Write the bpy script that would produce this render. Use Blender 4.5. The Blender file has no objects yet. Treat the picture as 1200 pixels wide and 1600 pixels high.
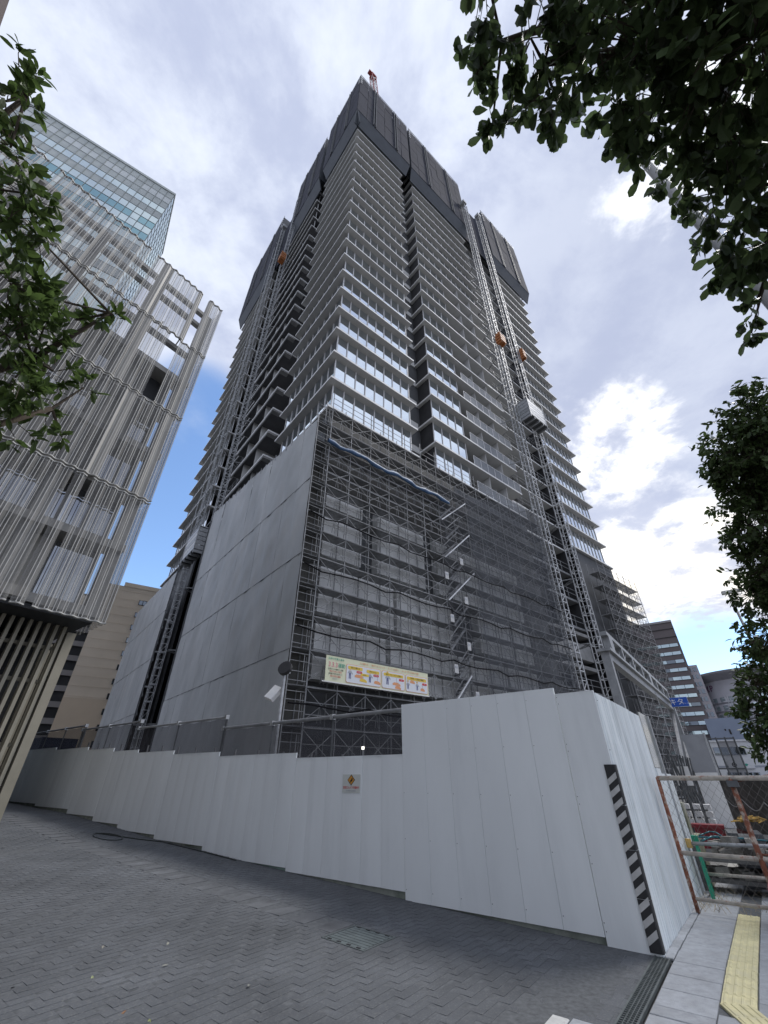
import bpy, math, random
import numpy as np
from math import sin, cos, pi, radians, sqrt, floor
from mathutils import Vector, Matrix, Euler

sc = bpy.context.scene
col = sc.collection
R = random.Random(11)

# ------------------------------------------------------------------ camera
cam_d = bpy.data.cameras.new('camera')
cam = bpy.data.objects.new('camera', cam_d); col.objects.link(cam)
cam_d.sensor_fit = 'VERTICAL'; cam_d.sensor_height = 24.0
cam_d.lens = 641.05 / 1600 * 24
cam_d.clip_start = 0.05; cam_d.clip_end = 5000
cam.location = (0, 0, 1.55)
cam.rotation_euler = (pi / 2 + 0.5754, 0, 0)
sc.camera = cam

# ------------------------------------------------------------------ sky, sun, exposure
SUN_AZ, SUN_EL = radians(66), radians(56)
SD = Vector((sin(SUN_AZ) * cos(SUN_EL), cos(SUN_AZ) * cos(SUN_EL), sin(SUN_EL)))
SKY_STRENGTH = 0.15
world = bpy.data.worlds.new('World'); sc.world = world; world.use_nodes = True
wt = world.node_tree; wt.nodes.clear()


def wn(kind, **kw):
    n = wt.nodes.new(kind)
    for k, v in kw.items():
        setattr(n, k, v)
    return n


def wmath(op, a, b=None, c=None, clamp=False):
    n = wn('ShaderNodeMath', operation=op, use_clamp=clamp)
    for i, x in enumerate((a, b, c)):
        if x is None:
            continue
        if isinstance(x, (int, float)):
            n.inputs[i].default_value = x
        else:
            wt.links.new(x, n.inputs[i])
    return n.outputs[0]


def wsmooth(x, a, b):
    n = wn('ShaderNodeMapRange', interpolation_type='SMOOTHSTEP')
    wt.links.new(x, n.inputs[0]); n.inputs[1].default_value = a; n.inputs[2].default_value = b
    return n.outputs[0]


def wmix(f, a, b):
    n = wn('ShaderNodeMix', data_type='RGBA')
    wt.links.new(f, n.inputs[0])
    for i, x in ((6, a), (7, b)):
        if isinstance(x, tuple):
            n.inputs[i].default_value = (*x, 1)
        else:
            wt.links.new(x, n.inputs[i])
    return n.outputs[2]


wdir = wn('ShaderNodeTexCoord').outputs['Generated']


def wdot(v):
    n = wn('ShaderNodeVectorMath', operation='DOT_PRODUCT')
    wt.links.new(wdir, n.inputs[0]); n.inputs[1].default_value = Vector(v).normalized()
    return n.outputs['Value']


sep = wn('ShaderNodeSeparateXYZ'); wt.links.new(wdir, sep.inputs[0])
den = wmath('ADD', wmath('MAXIMUM', sep.outputs[2], 0.0), 0.22)
cmb = wn('ShaderNodeCombineXYZ')
wt.links.new(wmath('DIVIDE', sep.outputs[0], den), cmb.inputs[0])
wt.links.new(wmath('DIVIDE', sep.outputs[1], den), cmb.inputs[1])


def wnoise(scale, detail, rough, dist=0.0, off=(0, 0, 0)):
    m = wn('ShaderNodeMapping'); wt.links.new(cmb.outputs[0], m.inputs[0])
    m.inputs['Location'].default_value = off
    n = wn('ShaderNodeTexNoise'); wt.links.new(m.outputs[0], n.inputs['Vector'])
    n.inputs['Scale'].default_value = scale; n.inputs['Detail'].default_value = detail
    n.inputs['Roughness'].default_value = rough; n.inputs['Distortion'].default_value = dist
    return n.outputs['Fac']


sky = wn('ShaderNodeTexSky', sky_type='NISHITA')
sky.sun_disc = False; sky.sun_elevation = SUN_EL; sky.sun_rotation = SUN_AZ
sky.air_density = 1.0; sky.dust_density = 0.1; sky.ozone_density = 4.0
n_big = wnoise(1.1, 6, 0.55, 0.2, (3.1, 1.7, 0))
n_mid = wnoise(2.6, 7, 0.62, 0.35, (7.3, 2.2, 0))
n_fine = wnoise(5.5, 8, 0.62, 0.2, (1.3, 9.2, 0))
wob = wmath('MULTIPLY_ADD', n_mid, 0.5, wmath('MULTIPLY_ADD', n_fine, 0.35, -0.425))
# gaps of blue sky low on both sides of the tower
gap = None
for d, a, b in (((-.479, .737, .455), .945, .985), ((-.54, .765, .32), .95, .985), ((-.40, .64, .62), .972, 1.0),
                ((.60, .775, .185), .984, 1.0), ((.555, .80, .20), .99, 1.004)):
    g = wsmooth(wmath('MULTIPLY_ADD', wob, .05, wdot(d)), a, b)
    gap = g if gap is None else wmath('MAXIMUM', gap, g)
cover = wsmooth(wmath('SUBTRACT', wmath('MULTIPLY_ADD', n_big, .55, wmath('MULTIPLY_ADD', n_mid, .35, wmath('MULTIPLY_ADD', n_fine, .2, .33))),
                      wmath('MULTIPLY', gap, .62)), .30, .62)
shade = wsmooth(wmath('MULTIPLY_ADD', n_mid, .6, wmath('MULTIPLY', n_fine, .4)), .40, .61)
c_cloud = wmix(shade, (2.25, 2.5, 3.3), (3.55, 3.82, 4.4))
bank = wsmooth(wmath('MULTIPLY_ADD', wob, .16, wdot((.50, .47, .73))), .90, .99)
c_cloud = wmix(wmath('MULTIPLY', bank, .55), c_cloud, (2.0, 2.22, 2.95))
# clouds glow where the sun stands behind them, and on the low cloud edges at the right
near_sun = wsmooth(wmath('MULTIPLY_ADD', wob, .1, wdot(SD)), .99, 1.008)
thin = wsmooth(wmath('MULTIPLY_ADD', n_fine, .55, wmath('MULTIPLY', n_mid, .45)), .42, .58)
c_cloud = wmix(wmath('MULTIPLY', near_sun, wmath('MULTIPLY_ADD', thin, .6, .4)), c_cloud, (7.5, 7.5, 7.4))
for d_, a_, b_, c_ in (((.455, .66, .60), .989, 1.001, (7.0, 6.9, 6.7)), ((.52, .775, .37), .976, 1.0, (7.0, 6.8, 6.3)), ((.62, .745, .25), .972, 1.0, (6.6, 6.1, 5.3)), ((.60, .79, .10), .97, 1.0, (5.6, 5.2, 4.6))):
    g_ = wsmooth(wmath('MULTIPLY_ADD', wob, .07, wdot(d_)), a_, b_)
    c_cloud = wmix(wmath('MULTIPLY', g_, wmath('MULTIPLY_ADD', thin, .85, .15)), c_cloud, c_)
c_all = wmix(cover, sky.outputs[0], c_cloud)
bg = wn('ShaderNodeBackground'); bg.inputs['Strength'].default_value = SKY_STRENGTH
wt.links.new(c_all, bg.inputs['Color'])
wo = wn('ShaderNodeOutputWorld'); wt.links.new(bg.outputs[0], wo.inputs['Surface'])

sun_d = bpy.data.lights.new('sun', 'SUN'); sun_d.energy = 1.5; sun_d.angle = radians(16); sun_d.color = (1, .97, .94)
sun = bpy.data.objects.new('sun', sun_d); col.objects.link(sun)
sun.rotation_euler = SD.to_track_quat('Z', 'Y').to_euler(); sun.location = SD * 300

sc.view_settings.view_transform = 'Standard'; sc.view_settings.look = 'None'
sc.view_settings.gamma = 1.0; sc.view_settings.use_curve_mapping = False
sc.view_settings.exposure = 0.75
sc.render.engine = 'CYCLES'
sc.cycles.max_bounces = 6; sc.cycles.diffuse_bounces = 3; sc.cycles.glossy_bounces = 3
sc.cycles.transparent_max_bounces = 14; sc.cycles.caustics_reflective = False; sc.cycles.caustics_refractive = False
sc.cycles.use_denoising = True

# ------------------------------------------------------------------ materials
MATS = {}


def mat(name, c, rough=.7, var=.12, scale=2.0, stretch=(1, 1, 1), bump=0.0, rnd=0.0, island=0.0, metal=0.0, spec=.4,
        alpha=1.0, c2=None, c2lo=.45, c2hi=.7, c2scale=None, c2stretch=None, coat=0.0, bscale=None, transl=0.0):
    if name in MATS:
        return MATS[name]
    m = bpy.data.materials.new(name); m.use_nodes = True
    t = m.node_tree; t.nodes.clear(); L = t.links.new
    geo = t.nodes.new('ShaderNodeNewGeometry')
    pos = geo.outputs['Position']

    def noise(sc_, st, detail=6, rg=.6):
        mp = t.nodes.new('ShaderNodeMapping'); L(pos, mp.inputs[0]); mp.inputs['Scale'].default_value = st
        n = t.nodes.new('ShaderNodeTexNoise'); L(mp.outputs[0], n.inputs['Vector'])
        n.inputs['Scale'].default_value = sc_; n.inputs['Detail'].default_value = detail; n.inputs['Roughness'].default_value = rg
        return n.outputs['Fac']

    def rng(x, lo, hi, a=.3, b=.7):
        r = t.nodes.new('ShaderNodeMapRange'); L(x, r.inputs[0])
        r.inputs[1].default_value = a; r.inputs[2].default_value = b; r.inputs[3].default_value = lo; r.inputs[4].default_value = hi
        return r.outputs[0]

    def mul(a, b):
        q = t.nodes.new('ShaderNodeMath'); q.operation = 'MULTIPLY'; L(a, q.inputs[0]); L(b, q.inputs[1]); return q.outputs[0]

    f = rng(noise(scale, stretch), 1 - var, 1 + var)
    if rnd:
        oi = t.nodes.new('ShaderNodeObjectInfo'); f = mul(f, rng(oi.outputs['Random'], 1 - rnd, 1 + rnd, 0, 1))
    if island:
        f = mul(f, rng(geo.outputs['Random Per Island'], 1 - island, 1 + island, 0, 1))
    base = t.nodes.new('ShaderNodeRGB'); base.outputs[0].default_value = (*c, 1); colr = base.outputs[0]
    if c2:
        mx = t.nodes.new('ShaderNodeMix'); mx.data_type = 'RGBA'
        L(rng(noise(c2scale or scale * .5, c2stretch or stretch, 8, .65), 0, 1, c2lo, c2hi), mx.inputs[0])
        L(colr, mx.inputs[6]); mx.inputs[7].default_value = (*c2, 1); colr = mx.outputs[2]
    vm = t.nodes.new('ShaderNodeVectorMath'); vm.operation = 'SCALE'; L(colr, vm.inputs[0]); L(f, vm.inputs['Scale'])
    b = t.nodes.new('ShaderNodeBsdfPrincipled')
    L(vm.outputs[0], b.inputs['Base Color']); b.inputs['Roughness'].default_value = rough
    b.inputs['Metallic'].default_value = metal; b.inputs['Specular IOR Level'].default_value = spec
    b.inputs['Coat Weight'].default_value = coat
    if bump:
        bp = t.nodes.new('ShaderNodeBump'); bp.inputs['Strength'].default_value = min(1, bump); bp.inputs['Distance'].default_value = .02
        L(noise(bscale or scale * 4, stretch, 5), bp.inputs['Height']); L(bp.outputs[0], b.inputs['Normal'])
    out = t.nodes.new('ShaderNodeOutputMaterial'); s = b.outputs[0]
    if transl:
        tr = t.nodes.new('ShaderNodeBsdfTranslucent'); L(vm.outputs[0], tr.inputs[0])
        mx = t.nodes.new('ShaderNodeMixShader'); mx.inputs[0].default_value = transl; L(s, mx.inputs[1]); L(tr.outputs[0], mx.inputs[2]); s = mx.outputs[0]
    if alpha < 1:
        tp = t.nodes.new('ShaderNodeBsdfTransparent'); mx = t.nodes.new('ShaderNodeMixShader')
        mx.inputs[0].default_value = alpha; L(tp.outputs[0], mx.inputs[1]); L(s, mx.inputs[2]); s = mx.outputs[0]
    L(s, out.inputs['Surface'])
    MATS[name] = m
    return m


def glass(name, tint, body, refl=.6, rough=.02, wav=.0015, alpha=1.0):
    if name in MATS:
        return MATS[name]
    m = bpy.data.materials.new(name); m.use_nodes = True
    t = m.node_tree; t.nodes.clear(); L = t.links.new
    g = t.nodes.new('ShaderNodeBsdfGlossy'); g.inputs['Color'].default_value = (*tint, 1); g.inputs['Roughness'].default_value = rough
    d = t.nodes.new('ShaderNodeBsdfDiffuse'); d.inputs['Color'].default_value = (*body, 1)
    geo = t.nodes.new('ShaderNodeNewGeometry')
    n = t.nodes.new('ShaderNodeTexNoise'); L(geo.outputs['Position'], n.inputs['Vector']); n.inputs['Scale'].default_value = .6
    bp = t.nodes.new('ShaderNodeBump'); bp.inputs['Distance'].default_value = wav; L(n.outputs['Fac'], bp.inputs['Height']); L(bp.outputs[0], g.inputs['Normal'])
    lw = t.nodes.new('ShaderNodeFresnel'); lw.inputs['IOR'].default_value = 1.5
    mr = t.nodes.new('ShaderNodeMapRange'); L(lw.outputs[0], mr.inputs[0]); mr.inputs[3].default_value = refl; mr.inputs[4].default_value = 1.0
    mx = t.nodes.new('ShaderNodeMixShader'); L(mr.outputs[0], mx.inputs[0]); L(d.outputs[0], mx.inputs[1]); L(g.outputs[0], mx.inputs[2])
    s = mx.outputs[0]
    if alpha < 1:
        tp = t.nodes.new('ShaderNodeBsdfTransparent'); tp.inputs[0].default_value = (.8, .9, .92, 1)
        m2 = t.nodes.new('ShaderNodeMixShader'); m2.inputs[0].default_value = alpha; L(tp.outputs[0], m2.inputs[1]); L(s, m2.inputs[2]); s = m2.outputs[0]
    out = t.nodes.new('ShaderNodeOutputMaterial'); L(s, out.inputs['Surface'])
    MATS[name] = m
    return m


def lamp_mat(name, c, e):
    m = bpy.data.materials.new(name); m.use_nodes = True
    b = m.node_tree.nodes['Principled BSDF']; b.inputs['Base Color'].default_value = (*c, 1)
    b.inputs['Emission Color'].default_value = (*c, 1); b.inputs['Emission Strength'].default_value = e
    MATS[name] = m
    return m


m_ground = mat('asphalt', (.13, .13, .13), .9, .2, 1.5, bump=.3, c2=(.2, .195, .18), c2scale=.35)
m_brick = mat('paver', (.108, .115, .124), .78, .34, .7, bump=.7, rnd=.08, island=.08, c2=(.21, .207, .2), c2lo=.52, c2hi=.74, c2scale=55, bscale=140)
m_joint = mat('paver_joint', (.10, .105, .11), .95, .3, 20)
m_slab = mat('paving_stone', (.34, .355, .375), .8, .18, 14, bump=.5, rnd=.07, island=.1, c2=(.25, .255, .26), c2lo=.5, c2hi=.8, c2scale=3.5, bscale=90)
m_yellow = mat('tactile_yellow', (.62, .565, .33), .75, .15, 12, bump=.3, rnd=.06, c2=(.4, .38, .28), c2lo=.5, c2hi=.8, c2scale=6)
m_kerb = mat('kerb_granite', (.52, .52, .5), .8, .12, 20, bump=.4)
m_hoard = mat('hoarding_paint', (.82, .85, .85), .38, .05, .9, (1, 1, .4), rnd=.025, c2=(.70, .73, .735), c2lo=.52, c2hi=.85, c2scale=2.2, c2stretch=(1, 1, .15), bump=.04, spec=.4)
m_hoard_dirty = mat('hoarding_wet', (.70, .75, .77), .4, .08, 2, (1, 1, .2), rnd=.03, c2=(.42, .46, .47), c2lo=.5, c2hi=.75, c2scale=3, c2stretch=(1, 1, .25), spec=.4)
m_boarddk = mat('skirt_board', (.3, .32, .28), .8, .25, 3, c2=(.12, .15, .12), c2scale=2)
m_clear = mat('clear_panel', (.36, .37, .33), .15, .2, 3, (1, 1, .3), alpha=.75, spec=.6)
m_moss = mat('mossy_concrete', (.2, .2, .13), .95, .3, 4, bump=.6, c2=(.33, .33, .3), c2scale=2)
m_black = mat('black_foam', (.03, .03, .032), .6, .2, 8)
m_white = mat('white_paint', (.75, .75, .74), .5, .06, 3)
m_whitefoam = mat('white_foam', (.5, .5, .49), .7, .15, 8)
m_steel = mat('galvanised_steel', (.42, .43, .44), .45, .25, 6, metal=.55, rnd=.15)
m_steeldk = mat('dark_steel', (.085, .09, .095), .6, .3, 5, rnd=.15)
m_pipe = mat('scaffold_pipe', (.25, .255, .26), .55, .3, 3, metal=.15, rnd=.2)
m_deck = mat('scaffold_deck', (.2, .205, .21), .75, .3, 4, rnd=.15, alpha=.72)
m_netdk = mat('dark_net', (.085, .093, .11), .9, .3, 1.2, alpha=.38)
m_netlt = mat('fine_net', (.12, .125, .13), .9, .3, 1.2, alpha=.035)
m_netrail = mat('rail_net', (.05, .05, .06), .9, .2, 2, alpha=.55)
m_netrt = mat('black_net', (.03, .033, .038), .9, .3, 1.0, alpha=.2)
m_sheet = mat('grey_sheet', (.42, .43, .43), .5, .16, .35, (1, 1, .5), rnd=.06, bump=.5, bscale=1.6, c2=(.47, .47, .465), c2scale=.5, spec=.3)
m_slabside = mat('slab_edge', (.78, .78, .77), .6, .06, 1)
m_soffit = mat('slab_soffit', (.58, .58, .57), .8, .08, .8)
m_conc = mat('concrete', (.3, .3, .295), .85, .2, .8, bump=.2, c2=(.2, .2, .2), c2scale=.5)
m_dkwall = mat('dark_wall', (.085, .088, .092), .7, .2, .8)
m_taupe = mat('taupe_board', (.085, .082, .074), .75, .15, .6)
m_pale = mat('precast_panel', (.72, .72, .705), .75, .14, .7, (1, 1, .6), rnd=.06)
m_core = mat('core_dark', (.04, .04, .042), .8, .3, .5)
m_mull = mat('window_frame', (.72, .72, .72), .5, .06, 2)
m_win = glass('window_glass', (.86, .93, 1.0), (.02, .024, .028), .8)
m_rail = mat('milky_glass', (.30, .32, .35), .65, .08, 1, alpha=.62, rnd=.08, spec=.15)
m_scr = mat('screen_mesh', (.03, .032, .048), .9, .2, .7, rnd=.12)
m_skirt = mat('screen_skirt', (.05, .058, .07), .6, .2, .6)
m_tarp = mat('blue_tarp', (.045, .10, .20), .5, .25, 3, bump=.5)
m_orange = mat('orange_paint', (.40, .15, .05), .6, .15, 3)
m_red = mat('red_paint', (.33, .06, .055), .6, .15, 2)
m_rust = mat('rusty_pipe', (.23, .085, .05), .85, .35, 12, c2=(.42, .36, .3), c2lo=.5, c2hi=.62, c2scale=14, bump=.4)
m_rustlt = mat('worn_pipe', (.42, .38, .33), .7, .25, 12, c2=(.25, .1, .06), c2lo=.55, c2hi=.68, c2scale=10, bump=.3)
m_wire = mat('fence_wire', (.2, .185, .17), .7, .3, 20)
m_green = mat('green_plastic', (.01, .23, .13), .45, .12, 5)
m_teal = mat('teal_hose', (.03, .16, .19), .4, .2, 6)
m_wood = mat('weathered_wood', (.11, .105, .1), .9, .3, 3, (1, 1, .15), rnd=.2, bump=.4)
m_stone = mat('rubble_stone', (.25, .235, .21), .9, .3, 6, rnd=.25, bump=.6)
m_fin = mat('beige_fin', (.31, .285, .22), .55, .1, 1.5, rnd=.05)
m_rod = mat('screen_rod', (.47, .465, .44), .5, .08, 2, rnd=.06)
m_perf = mat('perforated_sheet', (.30, .295, .28), .55, .1, .8, alpha=.45)
m_corr = mat('solid_corrugated', (.40, .385, .35), .55, .1, .6)
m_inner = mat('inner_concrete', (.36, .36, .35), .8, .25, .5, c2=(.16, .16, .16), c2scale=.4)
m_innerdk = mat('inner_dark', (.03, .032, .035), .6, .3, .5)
m_glt = glass('tower_glass', (.82, .92, .92), (.2, .25, .25), .6)
m_glt2 = glass('tower_glass_teal', (.45, .68, .74), (.05, .11, .12), .5)
m_glm = mat('tower_mullion', (.30, .33, .32), .5, .1, 2)
m_glb = mat('tower_band', (.5, .54, .53), .5, .1, 1)
m_beige = mat('beige_tile', (.70, .60, .48), .8, .06, .25, c2=(.66, .56, .44), c2scale=.1)
m_beige2 = mat('tan_tile', (.60, .49, .37), .8, .06, .25)
m_brown = mat('brown_tile', (.135, .115, .115), .6, .08, .3)
m_strip = glass('strip_window', (.72, .84, .86), (.18, .24, .24), .5)
m_stripdk = glass('dark_window', (.5, .56, .6), (.03, .035, .04), .3)
m_gwall = mat('pale_grid_wall', (.5, .48, .5), .7, .1, .4)
m_bluegrey = mat('blue_grey_wall', (.24, .28, .36), .7, .06, .3)
m_greyb = mat('grey_round_wall', (.5, .5, .53), .7, .08, .3)
m_bluep = mat('blue_panel', (.02, .09, .42), .5, .06, 3)
m_cream = mat('banner_cream', (.72, .73, .52), .6, .04, 1)
m_bwhite = mat('banner_white', (.72, .74, .78), .6, .03, 1)
m_byel = mat('banner_yellow', (.75, .53, .08), .6, .04, 1)
m_bred = mat('banner_red', (.62, .06, .06), .6, .04, 1)
m_bpink = mat('banner_pink', (.7, .15, .25), .6, .04, 1)
m_bgrn = mat('banner_green', (.06, .36, .26), .6, .04, 1)
m_bnavy = mat('banner_navy', (.14, .15, .27), .6, .04, 1)
m_skin = mat('banner_skin', (.7, .5, .36), .6, .04, 1)
m_bsal = mat('banner_salmon', (.72, .33, .16), .6, .04, 1)
m_ink = mat('ink_black', (.02, .02, .02), .6, .04, 1)
m_bgry = mat('banner_grey', (.4, .42, .45), .6, .04, 1)
m_bark = mat('bark', (.07, .055, .04), .9, .3, 6, (1, 1, .3), bump=.6)
m_leafR = mat('broad_leaf', (.085, .125, .052), .38, .2, 3, rnd=.3, island=.4, transl=.5, spec=.4)
m_leafL = mat('small_leaf', (.08, .125, .035), .4, .2, 3, rnd=.3, island=.4, transl=.5, spec=.4)
m_leafM = mat('dense_leaf', (.065, .10, .035), .42, .3, .7, island=.45, transl=.3, spec=.35)
m_dry = mat('dry_leaf', (.45, .33, .14), .7, .2, 30, rnd=.3)
m_lampglow = lamp_mat('lamp_glow', (1, .97, .85), 2.5)
m_lampgrey = mat('lamp_grey', (.28, .28, .27), .5, .1, 3)
m_iron = mat('cast_iron', (.12, .135, .135), .55, .25, 8, metal=.4)
m_cable = mat('black_cable', (.02, .025, .022), .5, .1, 5)
m_concgnd = mat('site_concrete', (.38, .38, .355), .9, .2, 1.2, bump=.3, c2=(.22, .21, .19), c2scale=.8)


# ------------------------------------------------------------------ builders
class MB:
    def __init__(s):
        s.v = []; s.f = []; s.m = []

    def add(s, vs, fs, mi=0):
        o = len(s.v); s.v.extend(tuple(x) for x in vs)
        for q in fs:
            s.f.append(tuple(o + i for i in q)); s.m.append(mi)
        return s

    def box(s, x0, x1, y0, y1, z0, z1, mi=0):
        if x0 > x1: x0, x1 = x1, x0
        if y0 > y1: y0, y1 = y1, y0
        return s.add([(x0, y0, z0), (x1, y0, z0), (x1, y1, z0), (x0, y1, z0), (x0, y0, z1), (x1, y0, z1), (x1, y1, z1), (x0, y1, z1)],
                     [(3, 2, 1, 0), (4, 5, 6, 7), (0, 1, 5, 4), (1, 2, 6, 5), (2, 3, 7, 6), (3, 0, 4, 7)], mi)

    def beam(s, p, q, w, h=None, mi=0):
        p = Vector(p); q = Vector(q); d = (q - p)
        if d.length < 1e-6: return s
        d.normalize(); h = h or w
        up = Vector((0, 0, 1)) if abs(d.z) < .95 else Vector((1, 0, 0))
        a = d.cross(up).normalized(); b = a.cross(d).normalized()
        a *= w / 2; b *= h / 2
        return s.add([p - a - b, p + a - b, p + a + b, p - a + b, q - a - b, q + a - b, q + a + b, q - a + b],
                     [(3, 2, 1, 0), (4, 5, 6, 7), (0, 1, 5, 4), (1, 2, 6, 5), (2, 3, 7, 6), (3, 0, 4, 7)], mi)

    def tube(s, p, q, r, n=8, r2=None, caps=True, mi=0):
        p = Vector(p); q = Vector(q); d = q - p
        if d.length < 1e-6: return s
        d.normalize(); r2 = r if r2 is None else r2
        up = Vector((0, 0, 1)) if abs(d.z) < .95 else Vector((1, 0, 0))
        a = d.cross(up).normalized(); b = a.cross(d).normalized()
        vs = []
        for c_, rr in ((p, r), (q, r2)):
            for i in range(n):
                t = 2 * pi * i / n; vs.append(c_ + a * cos(t) * rr + b * sin(t) * rr)
        fs = [(i, (i + 1) % n, n + (i + 1) % n, n + i) for i in range(n)]
        if caps: fs += [tuple(range(n))[::-1], tuple(range(n, 2 * n))]
        return s.add(vs, fs, mi)

    def path(s, pts, r, n=6, mi=0):
        for a, b in zip(pts, pts[1:]): s.tube(a, b, r, n, mi=mi)
        return s

    def prism(s, pts, z0, z1, mi=0, side=None):
        n = len(pts)
        o = len(s.v)
        s.v.extend((x, y, z0) for x, y in pts); s.v.extend((x, y, z1) for x, y in pts)
        s.f.append(tuple(o + i for i in range(n))[::-1]); s.m.append(mi)
        s.f.append(tuple(o + n + i for i in range(n))); s.m.append(mi)
        for i in range(n):
            s.f.append((o + i, o + (i + 1) % n, o + n + (i + 1) % n, o + n + i)); s.m.append(mi if side is None else side)
        return s

    def disc(s, c, r, n, z0, z1, sx=1, sy=1, mi=0):
        return s.prism([(c[0] + r * sx * cos(2 * pi * i / n), c[1] + r * sy * sin(2 * pi * i / n)) for i in range(n)], z0, z1, mi)

    def mesh(s, name, mats, smooth=False):
        me = bpy.data.meshes.new(name); me.from_pydata(s.v, [], s.f)
        for m in (mats if isinstance(mats, (list, tuple)) else [mats]): me.materials.append(m)
        if any(s.m): me.polygons.foreach_set('material_index', s.m)
        if smooth: me.polygons.foreach_set('use_smooth', [True] * len(me.polygons))
        me.update()
        return me

    def build(s, name, mats, parent=None, smooth=False, **tg):
        return inst(name, s.mesh(name, mats, smooth), parent, **tg)


def tag(o, label=None, cat=None, group=None, kind=None):
    if label: o['label'] = label
    if cat: o['category'] = cat
    if group: o['group'] = group
    if kind: o['kind'] = kind
    return o


def inst(name, me, parent=None, loc=(0, 0, 0), rot=(0, 0, 0), scale=(1, 1, 1), **tg):
    o = bpy.data.objects.new(name, me); col.objects.link(o)
    o.location = loc; o.rotation_euler = rot; o.scale = scale
    if parent: o.parent = parent
    return tag(o, **tg)


def thing(name, label, cat, loc=(0, 0, 0), rotz=0, group=None):
    o = bpy.data.objects.new(name, None); col.objects.link(o)
    o.location = loc; o.rotation_euler = (0, 0, rotz); o.empty_display_size = .3
    return tag(o, label, cat, group)


TEXTS = []


def text(s, name, size, m, parent, loc, rot, align='CENTER', ext=.002, sx=1.0):
    c = bpy.data.curves.new(name, 'FONT'); c.body = s; c.size = size; c.align_x = align; c.align_y = 'CENTER'; c.extrude = ext
    c.resolution_u = 3
    c.materials.append(m)
    o = bpy.data.objects.new(name, c); col.objects.link(o); o.parent = parent; o.location = loc; o.rotation_euler = rot; o.scale = (sx, 1, 1)
    TEXTS.append(o)
    return o


# frames -------------------------------------------------------------------
HY = -.654
EX = Vector((cos(HY), sin(HY), 0)); DR = Vector((-sin(HY), cos(HY), 0))      # away from hoarding / along sidewalk
C0 = Vector((2.878, 6.069, 0))
GS = ([-60, -10, 0, .6, 3.2, 5.9, 8.5, 10.6, 12.6, 14.2, 16.2, 21.6, 30, 80], [-.1, -.05, 0, 0, .075, .16, .265, .335, .45, .53, .63, .76, .9, .9])


def zg(s, t):
    return float(np.interp(s, *GS)) - .02 * min(max(t, 0), 8)


def HP(s, t, z=0):
    p = C0 - EX * s + DR * t; return Vector((p.x, p.y, z))


def st_of(x, y):
    d = Vector((x, y, 0)) - C0; return -(d.dot(EX)), d.dot(DR)


# ------------------------------------------------------------------ ground
vs, fs = [], []
ss = list(np.arange(-60, 81, 1.25)); ts = list(np.arange(-60, 91, 1.25))
for s_ in ss:
    for t_ in ts:
        vs.append(tuple(HP(s_, t_, zg(s_, t_) - .035)))
nt = len(ts)
for i in range(len(ss) - 1):
    for j in range(nt - 1):
        fs.append((i * nt + j, i * nt + j + 1, (i + 1) * nt + j + 1, (i + 1) * nt + j))
MB().add(vs, fs).build('ground', m_ground, kind='structure')
MB().add([(-1500, -1500, -.32), (1500, -1500, -.32), (1500, 1500, -.32), (-1500, 1500, -.32)], [(0, 1, 2, 3)]).build('terrain', m_ground, kind='structure')


def sheet(name, s0, s1, t0, t1, dz, m, parent=None, step=.8, **tg):
    ns = max(1, int(math.ceil((s1 - s0) / step))); n2 = max(1, int(math.ceil((t1 - t0) / step)))
    v = []; f = []
    for i in range(ns + 1):
        for j in range(n2 + 1):
            a = s0 + (s1 - s0) * i / ns; b = t0 + (t1 - t0) * j / n2
            v.append(tuple(HP(a, b, zg(a, b) + dz)))
    for i in range(ns):
        for j in range(n2):
            k = i * (n2 + 1) + j
            f.append((k, k + 1, k + n2 + 2, k + n2 + 1))
    return MB().add(v, f).build(name, m, parent, **tg)


# dark brick pavement, herringbone
pav = sheet('pavement', .05, 26, -9, -.0, -.0015, m_joint, kind='structure')
GAPS = [(2.40, 3.03, -1.94, -1.36), (3.03, 17.5, -1.77, -1.33)]


def brick_mesh(w, d, h, ch, name='brick'):
    b = MB(); x, y = w / 2, d / 2
    b.add([(-x, -y, -h), (x, -y, -h), (x, y, -h), (-x, y, -h), (-x, -y, -ch), (x, -y, -ch), (x, y, -ch), (-x, y, -ch),
           (-x + ch, -y + ch, 0), (x - ch, -y + ch, 0), (x - ch, y - ch, 0), (-x + ch, y - ch, 0)],
          [(0, 1, 5, 4), (1, 2, 6, 5), (2, 3, 7, 6), (3, 0, 4, 7), (4, 5, 9, 8), (5, 6, 10, 9), (6, 7, 11, 10), (7, 4, 8, 11), (8, 9, 10, 11)])
    return b


cell = .1
bh = brick_mesh(2 * cell - .002, cell - .002, .02, .0008)
me_brick = bh.mesh('brick', m_brick)
bricks = []


def cut(s0, s1, t0, t1):
    """trim a paver against the gaps, as a layer saws it"""
    for a, b_, c_, d_ in GAPS + [(-9, .06, -9, 9), (-9, .5, -9, -1.935), (-9, 99, -.004, 9)]:
        if s1 <= a or s0 >= b_ or t1 <= c_ or t0 >= d_: continue
        opts = [(s0, min(s1, a), t0, t1), (max(s0, b_), s1, t0, t1), (s0, s1, t0, min(t1, c_)), (s0, s1, max(t0, d_), t1)]
        opts = [q for q in opts if q[1] - q[0] > .018 and q[3] - q[2] > .018]
        if not opts: return None
        s0, s1, t0, t1 = max(opts, key=lambda q: (q[1] - q[0]) * (q[3] - q[2]))
    return s0, s1, t0, t1


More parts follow.
